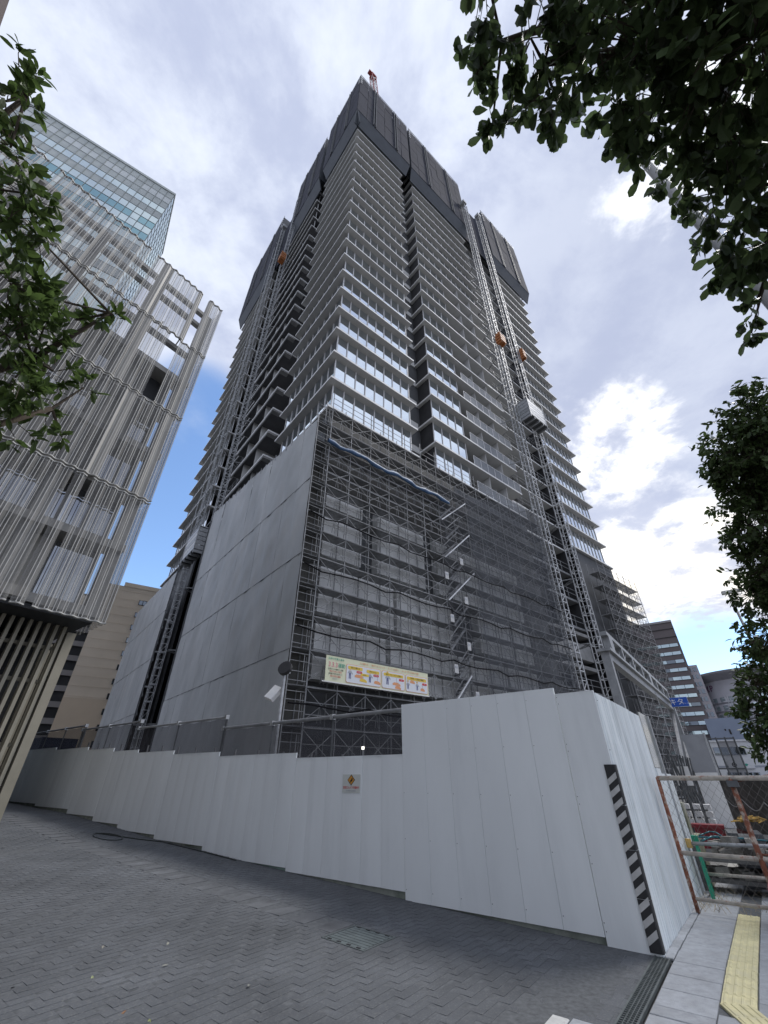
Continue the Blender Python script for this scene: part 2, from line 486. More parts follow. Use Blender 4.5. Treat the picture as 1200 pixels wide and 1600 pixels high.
for ix in range(0, int(17.5 / cell)):
    for iy in range(-int(6.6 / cell), 1):
        k = (ix - iy) % 4
        if k == 0: r_ = (ix * cell, (ix + 2) * cell, iy * cell, (iy + 1) * cell)
        elif k == 2: r_ = (ix * cell, (ix + 1) * cell, (iy - 1) * cell, (iy + 1) * cell)
        else: continue
        q_ = cut(*r_)
        if not q_: continue
        s_, t_ = (q_[0] + q_[1]) / 2, (q_[2] + q_[3]) / 2
        p = HP(s_, t_)
        if p.y < 3.6 or p.x < -1.25 * p.y - 1.5: continue
        whole = abs((q_[1] - q_[0]) * (q_[3] - q_[2]) - 2 * cell * cell) < 1e-6
        bricks.append((p.x ** 2 + p.y ** 2 + (0 if whole and p.y > 4.45 and abs(p.x) < .78 * p.y else 1000), s_, t_, k == 2, whole, q_))
bricks.sort(key=lambda q: q[0])
rest = MB()
for n, (_, s_, t_, rz, whole, q_) in enumerate(bricks):
    p = HP(s_, t_, zg(s_, t_) + R.uniform(-.0008, .0008)); ang = HY + (pi / 2 if rz and whole else 0) + R.gauss(0, .005)
    tx, ty = R.gauss(0, .0025), R.gauss(0, .0025)
    if n < 300:
        inst('brick', me_brick, pav, p, (tx, ty, ang))
    else:
        bb_ = bh if whole else brick_mesh(q_[1] - q_[0] - .002, q_[3] - q_[2] - .002, .02, .0008)
        M = Matrix.Translation(p) @ Euler((tx, ty, ang)).to_matrix().to_4x4()
        rest.add([M @ Vector(v) for v in bb_.v], bb_.f)
rest.build('brick_field', m_brick, pav, kind='stuff')
# flat stone band beside the access cover
bnd = MB(); s_ = 3.05
bt = brick_mesh(.43, .41, .02, .004)
while s_ < 17.3:
    p = HP(s_ + .22, -1.55, zg(s_ + .22, -1.55)); M = Matrix.Translation(p) @ Euler((R.gauss(0, .004), R.gauss(0, .004), HY)).to_matrix().to_4x4()
    if s_ < 9: inst('band_stone', bt.mesh('band_stone', mat('band_stone', (.125, .13, .137), .75, .28, 3, bump=.5, rnd=.1, c2=(.09, .093, .1), c2scale=2, bscale=100)) if s_ < 3.1 else bpy.data.meshes['band_stone'], pav, p, (R.gauss(0, .004), R.gauss(0, .004), HY))
    else: bnd.add([M @ Vector(v) for v in bt.v], bt.f)
    s_ += .44
bnd.build('band_stone_row', MATS['band_stone'], pav, kind='stuff')

# light stone sidewalk with tactile strip
side = sheet('sidewalk', -3.6, -.11, -5, 6.5, -.012, m_joint, kind='structure')
cols_ = [-.105, -.54, -.79, -1.28, -1.72, -2.16, -2.6, -3.04, -3.48]
n_sl = 0
slabs_rest = MB()
for ci in range(len(cols_) - 1):
    a, b = cols_[ci], cols_[ci + 1]
    t_ = -4.5 + R.uniform(0, .3)
    while t_ < 6.4:
        h = R.choice((.4, .4, .4, .2, .3)) if ci == 0 else .4
        if ci == 1 and t_ + h > -1.0:
            t_ += h; continue
        w = abs(b - a)
        p = HP((a + b) / 2, t_ + h / 2, zg((a + b) / 2, t_ + h / 2) + R.uniform(-.001, .002))
        bm_ = brick_mesh(w - .01, h - .01, .02, .005)
        if n_sl < 290:
            nm = 'paving_slab_%d_%d' % (round(w * 100), round(h * 1000))
            me = bpy.data.meshes.get(nm) or bm_.mesh(nm, m_slab)
            inst('paving_slab', me, side, p, (R.gauss(0, .003), R.gauss(0, .003), HY)); n_sl += 1
        t_ += h
k = 0
while k < 16:
    t0_ = .02 + .4 * k; p = HP(-.058, t0_ + .2, zg(0, t0_ + .2)); inst('edge_slab', bpy.data.meshes.get('edge_slab') or brick_mesh(.085, .39, .02, .004).mesh('edge_slab', m_slab), side, p, (0, 0, HY)); k += 1
# tactile tiles
tb = MB(); tw = .24
tb.add(*[(lambda q: (q.v, q.f))(brick_mesh(tw, tw, .02, .003))][0])
for k in range(4):
    x = -tw / 2 + tw * (k + .5) / 4
    tb.add([(x - .015, -.108, 0), (x + .015, -.108, 0), (x + .015, .108, 0), (x - .015, .108, 0), (x - .008, -.1, .006), (x + .008, -.1, .006), (x + .008, .1, .006), (x - .008, .1, .006)],
           [(0, 1, 5, 4), (1, 2, 6, 5), (2, 3, 7, 6), (3, 0, 4, 7), (4, 5, 6, 7)])
me_tac = tb.mesh('tactile_tile', m_yellow)
for k in range(15):
    t_ = -.9 + .122 + k * .243
    inst('tactile_tile', me_tac, side, HP(-.665, t_, zg(-.665, t_) + .004), (R.gauss(0, .003), R.gauss(0, .003), HY + R.gauss(0, .006)))
da = radians(-27)
dirv = (DR * -cos(da) + EX * -sin(da)).normalized()
for k in range(7):
    p = HP(-.665, -.9) + dirv * (.085 + .243 * k); s_, t_ = st_of(p.x, p.y)
    inst('tactile_tile', me_tac, side, (p.x, p.y, zg(s_, t_) + (.0135 if k else .010)), (0, 0, HY - da + pi))

# pale kerb corner at the bottom edge
kb = thing('kerb_corner', 'pale granite kerb stone corner edging the dark brick paving', 'kerb', HP(.3, -1.95, 0), HY)
for k in range(4):
    inst('kerb_stone', bpy.data.meshes.get('kerb_stone') or brick_mesh(.13, .58, .05, .008).mesh('kerb_stone', m_kerb), kb, (-.11, -.3 - .6 * k, .012))
    inst('kerb_slab', bpy.data.meshes.get('kerb_slab') or brick_mesh(.28, .58, .05, .006).mesh('kerb_slab', m_slab), kb, (.105, -.3 - .6 * k + .05, .006))

# drain grate
dg = thing('drain_grate', 'narrow slotted steel drain grate running out from the hoarding corner', 'drain', HP(-.01, -.02, 0), HY)
b = MB(); b.box(-.075, -.06, -3.0, 0, -.02, .006); b.box(.06, .075, -3.0, 0, -.02, .006); b.box(-.06, .06, -3.0, 0, -.02, -.016); b.build('grate_frame', m_iron, dg)
gb = MB(); gb.box(-.06, .06, -.006, .006, -.01, .004)
for x in (-.035, -.012, .012, .035): pass
me = gb.mesh('grate_bar', m_iron)
for k in range(75): inst('grate_bar', me, dg, (0, -.03 - k * .04, 0))
b = MB()
for x in (-.03, 0, .03): b.box(x - .004, x + .004, -3.0, 0, -.012, .002)
b.build('grate_rib', m_iron, dg)

# access cover
ac = thing('access_cover', 'square steel access cover with slotted bars set in the brick paving', 'manhole cover', HP(2.715, -1.65, zg(2.715, -1.65)), HY)
ac.rotation_euler = (0, math.atan(.028), HY)
b = MB(); b.box(-.31, .31, -.285, .285, -.03, -.014); b.build('cover_tray', m_black, ac)
b = MB()
for q in ((-.31, -.285, -.285, .285), (.285, .31, -.285, .285), (-.285, .285, -.285, -.265), (-.285, .285, .265, .285)): b.box(q[0], q[1], q[2], q[3], -.014, .004)
b.build('cover_frame', m_iron, ac)
gb = MB(); gb.box(-.27, .27, -.028, .028, -.012, .002); me = gb.mesh('cover_bar', mat('cover_bar', (.11, .13, .13), .6, .2, 8))
for k in range(8): inst('cover_bar', me, ac, (0, -.23 + k * .066, 0))
gb = MB(); gb.box(-.025, .025, -.012, .012, -.002, .008); me = gb.mesh('lift_slot', m_black)
for k in range(4):
    for sy in (-1, 1): inst('lift_slot', me, ac, (-.21 + k * .14, sy * .25, 0))

# cable and fallen leaves
cb = MB(); pts = []
for k in range(60):
    a = k / 59
    if k < 22:
        th = 2 * pi * k / 21; s_, t_ = 11.3 + .55 * cos(th), -.75 + .25 * sin(th)
    else:
        s_ = 11.85 - (a - .37) * 7.5; t_ = -.75 + min(1, (a - .37) * 4) * .62
    pts.append(HP(s_, t_, zg(s_, t_) + .012))
cb.path(pts, .009, 5); cb.build('cable', m_cable, label='thin black cable looped loosely on the paving beside the hoarding', cat='cable')


def leaf_base(prof, fold=.22, curl=.12):
    ts_ = [0, .25, .55, .82, 1.0]; v = []
    for t_ in ts_: v.append((t_, 0, -curl * t_ * t_))
    for sgn in (1, -1):
        for t_, w in zip(ts_[1:4], prof): v.append((t_, sgn * w, fold * w - curl * t_ * t_))
    f = [(0, 5, 1), (1, 5, 6, 2), (2, 6, 7, 3), (3, 7, 4), (0, 1, 8), (1, 2, 9, 8), (2, 3, 10, 9), (3, 4, 10)]
    return np.array(v), f


LB_ob = leaf_base((.13, .25, .235)); LB_el = leaf_base((.19, .235, .15), .25, .18); LB_el2 = leaf_base((.16, .2, .13), .25, .15)
v_, f_ = LB_el
spots = [(-2.85, 5.9, 'pale curled leaf lying farthest up the dark paving at lower left', (.5, .47, .4)), (-2.25, 6.05, 'thin pale leaf on the paving right of the curled one', (.5, .5, .42)),
         (-2.05, 5.45, 'small whitish leaf lying alone in the middle of the paving', (.42, .42, .36)), (-3.05, 4.95, 'dark curled leaf lying near the left edge of the paving', (.06, .05, .045)),
         (-2.55, 5.22, 'yellow green leaf pair fragment on the left paving', (.5, .55, .3)), (-1.95, 4.66, 'orange brown leaf at the bottom left of the paving', (.5, .27, .14)),
         (-1.72, 4.55, 'greenish yellow leaf at the bottom edge of the paving', (.45, .5, .2)), (-1.15, 5.15, 'tiny white leaf scrap on the paving right of the others', (.42, .42, .38))]
for k, (x, y, lab, c_) in enumerate(spots):
    s_, t_ = st_of(x, y); z = zg(s_, t_); v_, f_ = LB_el
    me_fall = MB().add(v_, f_).mesh('fallen_leaf', mat('dry_leaf_%d' % k, tuple(.5 * q for q in c_), .7, .2, 30))
    inst('fallen_leaf', me_fall, None, (x, y, z + .008), (R.uniform(-.3, .3), R.uniform(-.3, .3), R.uniform(0, 6)), (.062, .05, .062), label=lab, cat='leaf', group='fallen leaves on the paving')

# ------------------------------------------------------------------ hoarding
hf = thing('hoarding_fence', 'long white steel panel hoarding stepping down the slope to the corner', 'fence', C0, HY)
SEG = [(0, .52, 0.0, 2.55), (.525, 3.22, .07, 2.635), (3.225, 5.83, .16, 1.875), (5.835, 8.5, .205, 1.968), (8.505, 10.57, .33, 2.06), (10.575, 12.55, .41, 2.15),
       (12.555, 14.15, .52, 2.23), (14.155, 16.1, .625, 2.325), (16.105, 19.0, .735, 2.415), (19.005, 24.0, .80, 2.50)]


def panel_mesh(w, h, name, ribs=False):
    if ribs:
        pr = [(0, 0), (.02, -.012)]
        for k in range(2):
            c_ = w * (k + .5) / 2; pr += [(c_ - .03, -.012), (c_ - .014, -.019), (c_ + .014, -.019), (c_ + .03, -.012)]
        pr += [(w - .02, -.012), (w, 0)]
    else:
        pr = [(0, -.018), (.0015, -.0215), (w * .3, -.023), (w * .6, -.0225), (w - .0015, -.0215), (w, -.018)] if h > 2.3 else [(0, -.016), (.004, -.019), (w * .35, -.0235), (w * .7, -.021), (w - .012, -.0165), (w, -.0155)]
    pts = pr + [(w, .006), (0, .006)]
    return MB().prism(pts[::-1], 0, h).mesh(name, m_hoard_dirty if ribs else m_hoard)


for si, (a, b_, z0, z1) in enumerate(SEG):
    L_ = b_ - a; n = max(1, round(L_ / (.44 if si else .6)))
    w = L_ / n - .0025
    me = panel_mesh(w, z1 - z0, 'steel_panel')
    for k in range(n):
        x = -(a + L_ * (k + 1) / n) + .001
        inst('steel_panel', me, hf, (x, R.uniform(-.002, .001), z0), (R.gauss(0, .0015), 0, R.gauss(0, .0022 if z1 - z0 > 2.3 else .004)))
    if z1 - z0 > 2.3:
        bo = MB()
        for k in range(n + 1):
            for q in range(5): bo.box(-(a + L_ * k / n) + .018, -(a + L_ * k / n) + .026, -.0255, -.02, z0 + .12 + q * (z1 - z0 - .24) / 4 - .004, z0 + .12 + q * (z1 - z0 - .24) / 4 + .004)
        bo.build('fixing_screw', m_steeldk, hf, kind='stuff')
    sb = MB(); sb.box(-b_ + .002, -a, .012, .03, zg(b_, 0) - .05 if zg(b_, 0) < zg(a, 0) else zg(a, 0) - .05, z0 + .15)
    sb.build('skirt_board', m_boarddk if si != 3 else mat('green_skirt', (.25, .34, .3), .7, .15, 3), hf)
    cp = MB(); cp.box(-b_, -a - .002, -.026, .012, z1, z1 + .012); cp.build('top_cap', m_hoard, hf)
cp = MB(); cp.box(-5.825, -3.22, .008, .012, 0, 0)  # joint line behind
# right-hand return
for k in range(7):
    w = .44; zb = -.04 - .02 * .44 * k + .02; h = 2.535 - zb - (.0 if k < 5 else .01)
    me = panel_mesh(w - .004, h, 'ribbed_panel', True)
    inst('ribbed_panel', me, hf, (0, .445 * k, zb), (0, R.gauss(0, .002), pi / 2 + R.gauss(0, .003)))
b = MB(); b.box(-.012, .03, 3.12, 3.55, -.08, 1.7); b.build('white_panel', m_hoard_dirty, hf)
b = MB(); b.box(-.012, .03, 3.555, 4.7, -.10, 1.62); b.build('white_panel', m_hoard_dirty, hf)
b = MB(); b.box(0, .018, 3.12, 3.9, 1.71, 2.60); b.build('clear_panel', m_clear, hf)
b = MB(); b.box(-.02, .05, 3.9, 4.0, -.1, 2.6); b.build('end_post', m_steel, hf)
b = MB(); b.box(-.4, .06, 4.72, 5.0, -.12, 1.15); b.box(-.42, .10, 4.7, 5.6, -.14, .62); b.build('concrete_base', m_moss, hf)
b = MB()
for k in range(9): b.tube((-.55, .5 + k * .5, -.1), (-.55, .5 + k * .5, 2.5), .024, 6); b.tube((-.55, .5 + k * .5, 1.8), (-.02, .5 + k * .5, 1.8), .02, 5)
for k in range(20): b.tube((-.6 - k * .9, .55, zg(.6 + k * .9, 0) - .1), (-.6 - k * .9, .55, (2.4 if k < 3 else 1.7 + .05 * k)), .024, 6)
b.build('back_prop', m_pipe, hf, kind='stuff')

# striped corner guard
cg = thing('corner_guard', 'black and white striped foam guard on the hoarding corner', 'corner guard', C0, HY)
z0, z1 = .02, 1.70
for k in range(4):
    a = z0 + (z1 - z0) * k / 4; b_ = z0 + (z1 - z0) * (k + 1) / 4 - .006
    g = MB(); g.prism([(-.095, -.034), (.022, -.034), (.034, -.022), (.034, .06), (.026, .06), (.026, -.026), (-.095, -.026)], a, b_); g.build('guard_section', m_black, cg)
for k in range(13):
    zc = z0 + .075 + k * .128
    g = MB(); h = .062
    g.add([(-.095, -.0362, zc - .03), (.02, -.0362, zc + .05), (.02, -.0362, zc + .05 + h), (-.095, -.0362, zc - .03 + h),
           (-.095, -.034, zc - .03), (.02, -.034, zc + .05), (.02, -.034, zc + .05 + h), (-.095, -.034, zc - .03 + h)],
          [(0, 1, 2, 3), (0, 4, 5, 1), (1, 5, 6, 2), (2, 6, 7, 3), (3, 7, 4, 0)])
    if zc + .16 < z1: g.build('white_stripe', m_whitefoam, cg)

# camera notice
cn = thing('camera_notice', 'small white notice with yellow diamond and red letters on the hoarding', 'sign', HP(4.33, 0), HY)
g = MB(); g.box(-.205, .205, -.034, -.028, 1.335, 1.605); g.build('notice_plate', mat('notice_plate', (.62, .64, .6), .5, .05, 4), cn)
g = MB(); g.add([(0, -.0365, 1.44), (.088, -.0365, 1.522), (0, -.0365, 1.604), (-.088, -.0365, 1.522), (0, -.034, 1.44), (.088, -.034, 1.522), (0, -.034, 1.604), (-.088, -.034, 1.522)],
               [(0, 1, 2, 3), (0, 4, 5, 1), (1, 5, 6, 2), (2, 6, 7, 3), (3, 7, 4, 0)]); g.build('diamond_edge', m_ink, cn)
g = MB(); g.add([(0, -.0385, 1.452), (.076, -.0385, 1.522), (0, -.0385, 1.592), (-.076, -.0385, 1.522)], [(0, 1, 2, 3)]); g.build('diamond', mat('notice_orange', (.62, .30, .06), .5, .05, 4), cn)
g = MB()
g.add([(-.022, -.0395, 1.51), (.012, -.0395, 1.535), (.028, -.0395, 1.512), (-.006, -.0395, 1.487)], [(3, 2, 1, 0)])
g.add([(.004, -.0395, 1.54), (.03, -.0395, 1.556), (.036, -.0395, 1.53), (.02, -.0395, 1.515)], [(3, 2, 1, 0)])
g.add([(-.03, -.0395, 1.48), (-.012, -.0395, 1.49), (-.014, -.0395, 1.475), (-.03, -.0395, 1.468)], [(3, 2, 1, 0)])
g.build('camera_symbol', m_ink, cn)
text('防犯カメラ作動中', 'lettering', .046, m_bred, cn, (0, -.036, 1.408), (pi / 2, 0, 0), ext=.001)
text('SECURITY CAMERA', 'lettering', .026, m_bgry, cn, (0, -.036, 1.363), (pi / 2, 0, 0), ext=.001)

# pipe rails with netting above the low hoarding
RAILS = [(3.30, 9.0, 2.615), (8.96, 13.55, 2.87), (13.53, 17.99, 3.06), (17.8, 23.5, 3.19)]
rl = thing('pipe_railing', 'scaffold pipe railing with dark netting standing behind the hoarding', 'railing', HP(0, .3), HY)
for a, b_, z in RAILS:
    g = MB(); g.tube((-a, 0, z), (-b_, 0, z), .035 if a < 8 else .03, 8); g.build('rail', m_pipe, rl)
    n = max(2, round((b_ - a) / 1.9))
    for k in range(n + 1):
        s_ = a + (b_ - a) * k / n
        g = MB(); g.tube((-s_, .02, zg(s_, .3) - .05), (-s_, .02, z + (.06 if k in (0, n) else 0)), .03 if k in (0, n) else .02, 6); g.build('post', m_steeldk, rl)
        g = MB(); g.box(-s_ - .035, -s_ + .035, -.05, .05, z - .05, z + .05); g.build('clamp', m_steel, rl)
    zb = [q for q in SEG if q[0] <= (a + b_) / 2][-1][3] - .25
    g = MB(); nn = 12
    for k in range(nn):
        s0, s1 = a + (b_ - a) * k / nn, a + (b_ - a) * (k + 1) / nn
        g.add([(-s0, .04, zb - .3), (-s1, .04, zb - .3), (-s1, .03, z - .02 - .03 * (k % 2)), (-s0, .03, z - .02 - .03 * ((k + 1) % 2))], [(0, 1, 2, 3)])
    g.build('net_sheet', m_netrail, rl)

# lamp post on the railing
fl = thing('floodlight_post', 'grey pole with a round dark lamp and white floodlight beside the scaffold', 'floodlight', HP(7.75, 1.0), HY)
g = MB(); g.tube((0, 0, .1), (0, 0, 4.0), .045, 8); g.build('pole', m_steel, fl)
g = MB(); g.disc((0, 0), .19, 18, -.05, .05); o = g.build('round_lamp', m_black, fl, rot=(radians(65), 0, radians(20)), loc=(.06, -.05, 4.02))
g = MB(); g.box(-.12, .12, -.1, .1, 3.9, 3.94); g.build('bracket', m_steel, fl)
g = MB(); g.box(-.13, .13, -.05, .05, -.2, .2)
for k in range(5): g.box(-.125 + .055 * k, -.105 + .055 * k, .05, .09, -.18, .18)
g.build('flood_head', m_white, fl, loc=(-.22, -.1, 3.42), rot=(radians(-35), radians(20), radians(10)))
lp = thing('work_lamp', 'small lit white work lamp inside the scaffold above the hoarding', 'lamp', HP(5.45, 1.6), HY)
g = MB(); g.disc((0, 0), .032, 12, -.03, .03); g.build('bulb', m_lampglow, lp, loc=(0, 0, 2.12))
g = MB(); g.tube((0, 0, 0), (0, 0, 2.08), .015, 6); g.build('stem', m_steel, lp)

# ------------------------------------------------------------------ tower
TC = Vector((-4.1848, 21.469, 0)); TY = .68827; Z0 = 89.626 + 1.55; FH = 3.3


def zf(i): return Z0 - FH * i


tower = thing('highrise_tower', 'tall apartment tower under construction with white floor slabs and glass bands', 'tower', TC, TY)
RN0, RN1, RB, RH = 9.46, 11.8, 25.6, 35.4
LN0, LN1, LB_, LH = 9.74, 12.2, 22.0, 30.0
TW, TL = 45.2, 45.0
poly = [(0, 0), (RN0, 0), (RN0, 2.3), (RN1, 2.3), (RN1, 0), (RB, 0), (RB, 1.4), (RH, 1.4), (RH, 0), (TW, 0), (TW, TL), (0, TL),
        (0, LH), (1.4, LH), (1.4, LB_), (0, LB_), (0, LN1), (2.3, LN1), (2.3, LN0), (0, LN0)]
b = MB(); b.prism(poly, -.05, 0.0, 1, 0); b.prism([(x, y) for x, y in poly], -.19, -.05, 1, 0)
# soffit strip a little set back so the white edge reads as its own piece
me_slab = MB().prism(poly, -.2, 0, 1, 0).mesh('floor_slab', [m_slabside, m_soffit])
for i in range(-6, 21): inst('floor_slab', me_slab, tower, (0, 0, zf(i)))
GI = .65
HZ = FH - .2
core = MB()
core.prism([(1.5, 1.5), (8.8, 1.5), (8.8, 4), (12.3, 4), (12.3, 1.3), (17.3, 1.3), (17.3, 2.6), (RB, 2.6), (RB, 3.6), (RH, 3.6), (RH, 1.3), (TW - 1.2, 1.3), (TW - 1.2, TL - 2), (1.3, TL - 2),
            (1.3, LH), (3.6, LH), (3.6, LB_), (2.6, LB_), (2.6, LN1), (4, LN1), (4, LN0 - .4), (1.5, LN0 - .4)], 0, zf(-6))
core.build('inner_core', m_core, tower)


def pt(side, u, d, z): return (u, d, z) if side == 'R' else (d, u, z)


def fbox(b, side, u0, u1, d0, d1, z0, z1, mi=0):
    return b.box(u0, u1, d0, d1, z0, z1, mi) if side == 'R' else b.box(d0, d1, u0, u1, z0, z1, mi)


BAYS = {'R': [(.6, 9.08, 8), (12.3, 17.15, 4), (35.9, 44.5, 9)], 'L': [(.65, 9.35, 8), (30.5, 44.3, 11)]}
panes = []
mull = MB(); stuffp = MB()
pane_me = {}
for sd in 'RL':
    for bi, (u0, u1, n) in enumerate(BAYS[sd]):
        for i in range(0, 21):
            w = (u1 - u0) / n
            zz = zf(i)           # this floor's glass stands on slab i, below slab i-1
            for k in range(n):
                pr = 0 if (sd == 'R' and bi == 0) else 1 if (sd == 'R' and bi == 1 and i >= 4) else 2 if (sd == 'L' and bi == 0 and i >= 14) else 9
                panes.append((pr, sd, u0 + w * (k + .5), w, zz, i))
            for k in range(n + 1):
                fbox(mull, sd, u0 + w * k - .045, u0 + w * k + .045, GI - .07, GI + .02, zz, zz + HZ)
            fbox(mull, sd, u0, u1, GI - .05, GI + .02, zz, zz + .07)
            if bi == 0:
                fbox(mull, sd, u1 - .02, u1 + .06, GI - .02, 2.2, zz, zz + HZ)
# continuous glazing on the upper floors
for sd, u0, u1, n, lim in (('R', 17.4, 25.2, 7, 8), ('L', 12.6, 21.6, 8, 4)):
    for i in range(0, lim + 1):
        w = (u1 - u0) / n
        for k in range(n): panes.append((9, sd, u0 + w * (k + .5), w, zf(i), i))
        for k in range(n + 1): fbox(mull, sd, u0 + w * k - .035, u0 + w * k + .035, GI - .07, GI + .02, zf(i), zf(i) + HZ)
panes.sort(key=lambda q: (q[0], -q[5]))
for n, (pr, sd, u, w, zz, i) in enumerate(panes):
    ta, tb_ = R.gauss(0, .003), R.gauss(0, .0025)
    if n < 300 and pr < 9:
        key = round(w, 3)
        if key not in pane_me:
            q = MB(); q.box(-w / 2 + .03, w / 2 - .03, -.012, .012, .07, HZ - .01); pane_me[key] = q.mesh('window_pane', m_win)
        inst('window_pane', pane_me[key], tower, pt(sd, u, GI, zz), (ta, 0, tb_ + (0 if sd == 'R' else pi / 2)))
    else:
        M = Matrix.Translation(pt(sd, u, GI, zz)) @ Euler((ta, 0, tb_ + (0 if sd == 'R' else pi / 2))).to_matrix().to_4x4()
        x0, x1 = -w / 2 + .03, w / 2 - .03
        stuffp.add([M @ Vector(p) for p in ((x0, 0, .07), (x1, 0, .07), (x1, 0, HZ - .01), (x0, 0, HZ - .01))], [(0, 1, 2, 3)])
mull.build('window_mullion', m_mull, tower, kind='stuff')
stuffp.build('window_glazing', m_win, tower, kind='stuff')
# notch walls, balconies, hoist recess
for i in range(0, 21):
    z = zf(i)
    b = MB()
    for sd, a0, a1 in (('R', RN0 - .2, RN1 + .7), ('L', LN0 - .2, LN1 + .3)):
        b = MB(); fbox(b, sd, a0, a1, 2.32, 2.5, z, z + HZ); b.build('notch_wall', m_dkwall, tower)
    b = MB(); fbox(b, 'R', 12.17, 12.25, GI, 2.31, z, z + HZ); b.build('notch_side', m_core, tower)
    b = MB()
    fbox(b, 'R', RN0, RN1, 2.2, 2.31, z - .32, z + .5); b.build('notch_beam', m_soffit, tower)
for sd, u0, u1 in (('R', 17.4, RB), ('L', LN1, LB_)):
    i0 = 9 if sd == 'R' else 5
    for i in range(i0, 21):
        z = zf(i)
        b = MB(); fbox(b, sd, u0 + .1, u1 - .3, 2.45, 2.55, z, z + HZ); b.build('balcony_wall', m_conc if sd == 'R' else m_dkwall, tower)
        b = MB(); n = 3
        for k in range(n):
            a = u0 + (u1 - u0) * (k + .3) / n; fbox(b, sd, a, a + 1.5, 2.40, 2.449, z + .05, z + 2.3)
        b.build('balcony_window', m_stripdk, tower)
        n = 7; w = (u1 - u0 - .15) / n
        key = 'rail' + sd
        if key not in pane_me:
            q = MB(); q.box(-w / 2 + .015, w / 2 - .015, -.01, .01, .05, 1.22 if sd == 'R' else .5); pane_me[key] = q.mesh('rail_pane', m_rail)
        for k in range(n):
            if sd == 'R' and i >= 15: inst('rail_pane', pane_me[key], tower, pt(sd, u0 + .1 + w * (k + .5), .06, z), (0, 0, 0))
        if sd == 'R' and i >= 15:
            b = MB(); b.box(u0 + .1, u1, .03, .09, z + 1.22, z + 1.27)
            for k in range(n + 1): b.box(u0 + .08 + w * k, u0 + .12 + w * k, .04, .08, z, z + 1.25)
            b.build('rail_frame', m_mull, tower)
        elif sd == 'L':
            b = MB(); fbox(b, sd, u0 + .02, u0 + .6, .02, 1.0, z - .42, z - .201); fbox(b, sd, u0 + .3, u1, .0, .12, z - .5, z - .201); b.build('edge_beam', m_conc, tower)
        b = MB()
        for q in (.33, .68): fbox(b, sd, u0 + (u1 - u0) * q, u0 + (u1 - u0) * q + .06, .3, 2.4, z, z + HZ)
        b.build('balcony_divider', m_soffit, tower)
for sd, u0, u1 in (('R', RB, RH), ('L', LB_, LH)):
    for i in range(0, 27):
        z = zf(i)
        b = MB()
        if i > 20: fbox(b, sd, u0, u1, 1.4, 3.6, z - .25, z)
        fbox(b, sd, u0 + .1, u1 - .1, 1.30, 1.34, z + .55, z + .6); fbox(b, sd, u0 + .1, u1 - .1, 1.30, 1.34, z + 1.1, z + 1.15)
        for k in range(6):
            a = u0 + .2 + (u1 - u0 - .4) * k / 5; fbox(b, sd, a - .03, a + .03, 1.30, 1.36, z, z + 1.15)
        b.build('hoist_bay_rail', m_pipe, tower)
        for k in range(3):
            b = MB(); a = u0 + .4 + (u1 - u0 - 1.6) * k / 2; fbox(b, sd, a, a + .8, 3.2, 3.55, z, z + HZ); b.build('bay_column', m_conc, tower)
for i in range(-1, 21):  # dark sheets under the left slabs paint in the shade there
    b = MB(); b.box(.14, 2.44, LN1 + .1, LB_ - .1, zf(i) - .225, zf(i) - .201); b.build('soffit_shade_panel', mat('soffit_shade', (.12, .12, .125), .8, .15, .8), tower)
    b = MB(); b.box(1.5, 3.5, LB_ + .1, LH - .1, zf(i) - .225, zf(i) - .201); b.build('soffit_shade_panel', mat('soffit_shade', (.12, .12, .125), .8, .15, .8), tower)
# lower storeys behind the scaffold
b = MB(); b.box(.2, RB, .35, .6, 0, zf(20) - .201); b.build('lower_wall', m_dkwall, tower)
b = MB(); b.box(.3, 13.6, -.02, .3, 17.6, zf(20) - .35); b.build('board_wall', m_taupe, tower)
b = MB(); b.box(.35, .6, .2, LB_, 0, zf(20) - .201); b.box(.4, .6, LH, TL, 0, zf(20) - .201); b.build('lower_wall', m_dkwall, tower)
b = MB(); b.box(RH, TW, .35, .6, 0, zf(20) - .201); b.box(TW - .6, TW - .3, .6, TL, 0, zf(20) - .201); b.build('lower_wall', m_dkwall, tower)
for r in range(7):
    zt = 17.45 - 1.72 * r
    if r < 3: spans = [(.4, 3.3), (4.6, 8.95), (10.3, 15.2), (15.5, 20.6)]
    elif r < 5: spans = [(.45, 5.95), (6.2, 11.4), (14.3, 18.3), (18.6, 20.9)]
    else: spans = [(.45, 5.3), (5.6, 12.6), (12.9, 16.9), (17.2, 20.9)]
    for a, c_ in spans:
        n = max(1, round((c_ - a) / 2.2))
        for k in range(n):
            b = MB(); b.box(a + (c_ - a) * k / n + .012, a + (c_ - a) * (k + 1) / n - .012, -.3 - R.uniform(0, .015), .3, zt - 1.69 + (0 if r % 2 else .25), zt); b.build('wall_panel', m_pale, tower)
b = MB()
for z in (14.2, 10.7, 7.3, 3.9):
    b.box(RB, RH, 1.2, 3.5, z, z + .35)
b.box(RB + .5, RH - .8, 1.1, 1.6, 11.6, 13.2); b.build('landing_slab', m_conc, tower)

# ------------------------------------------------------------------ top safety screens


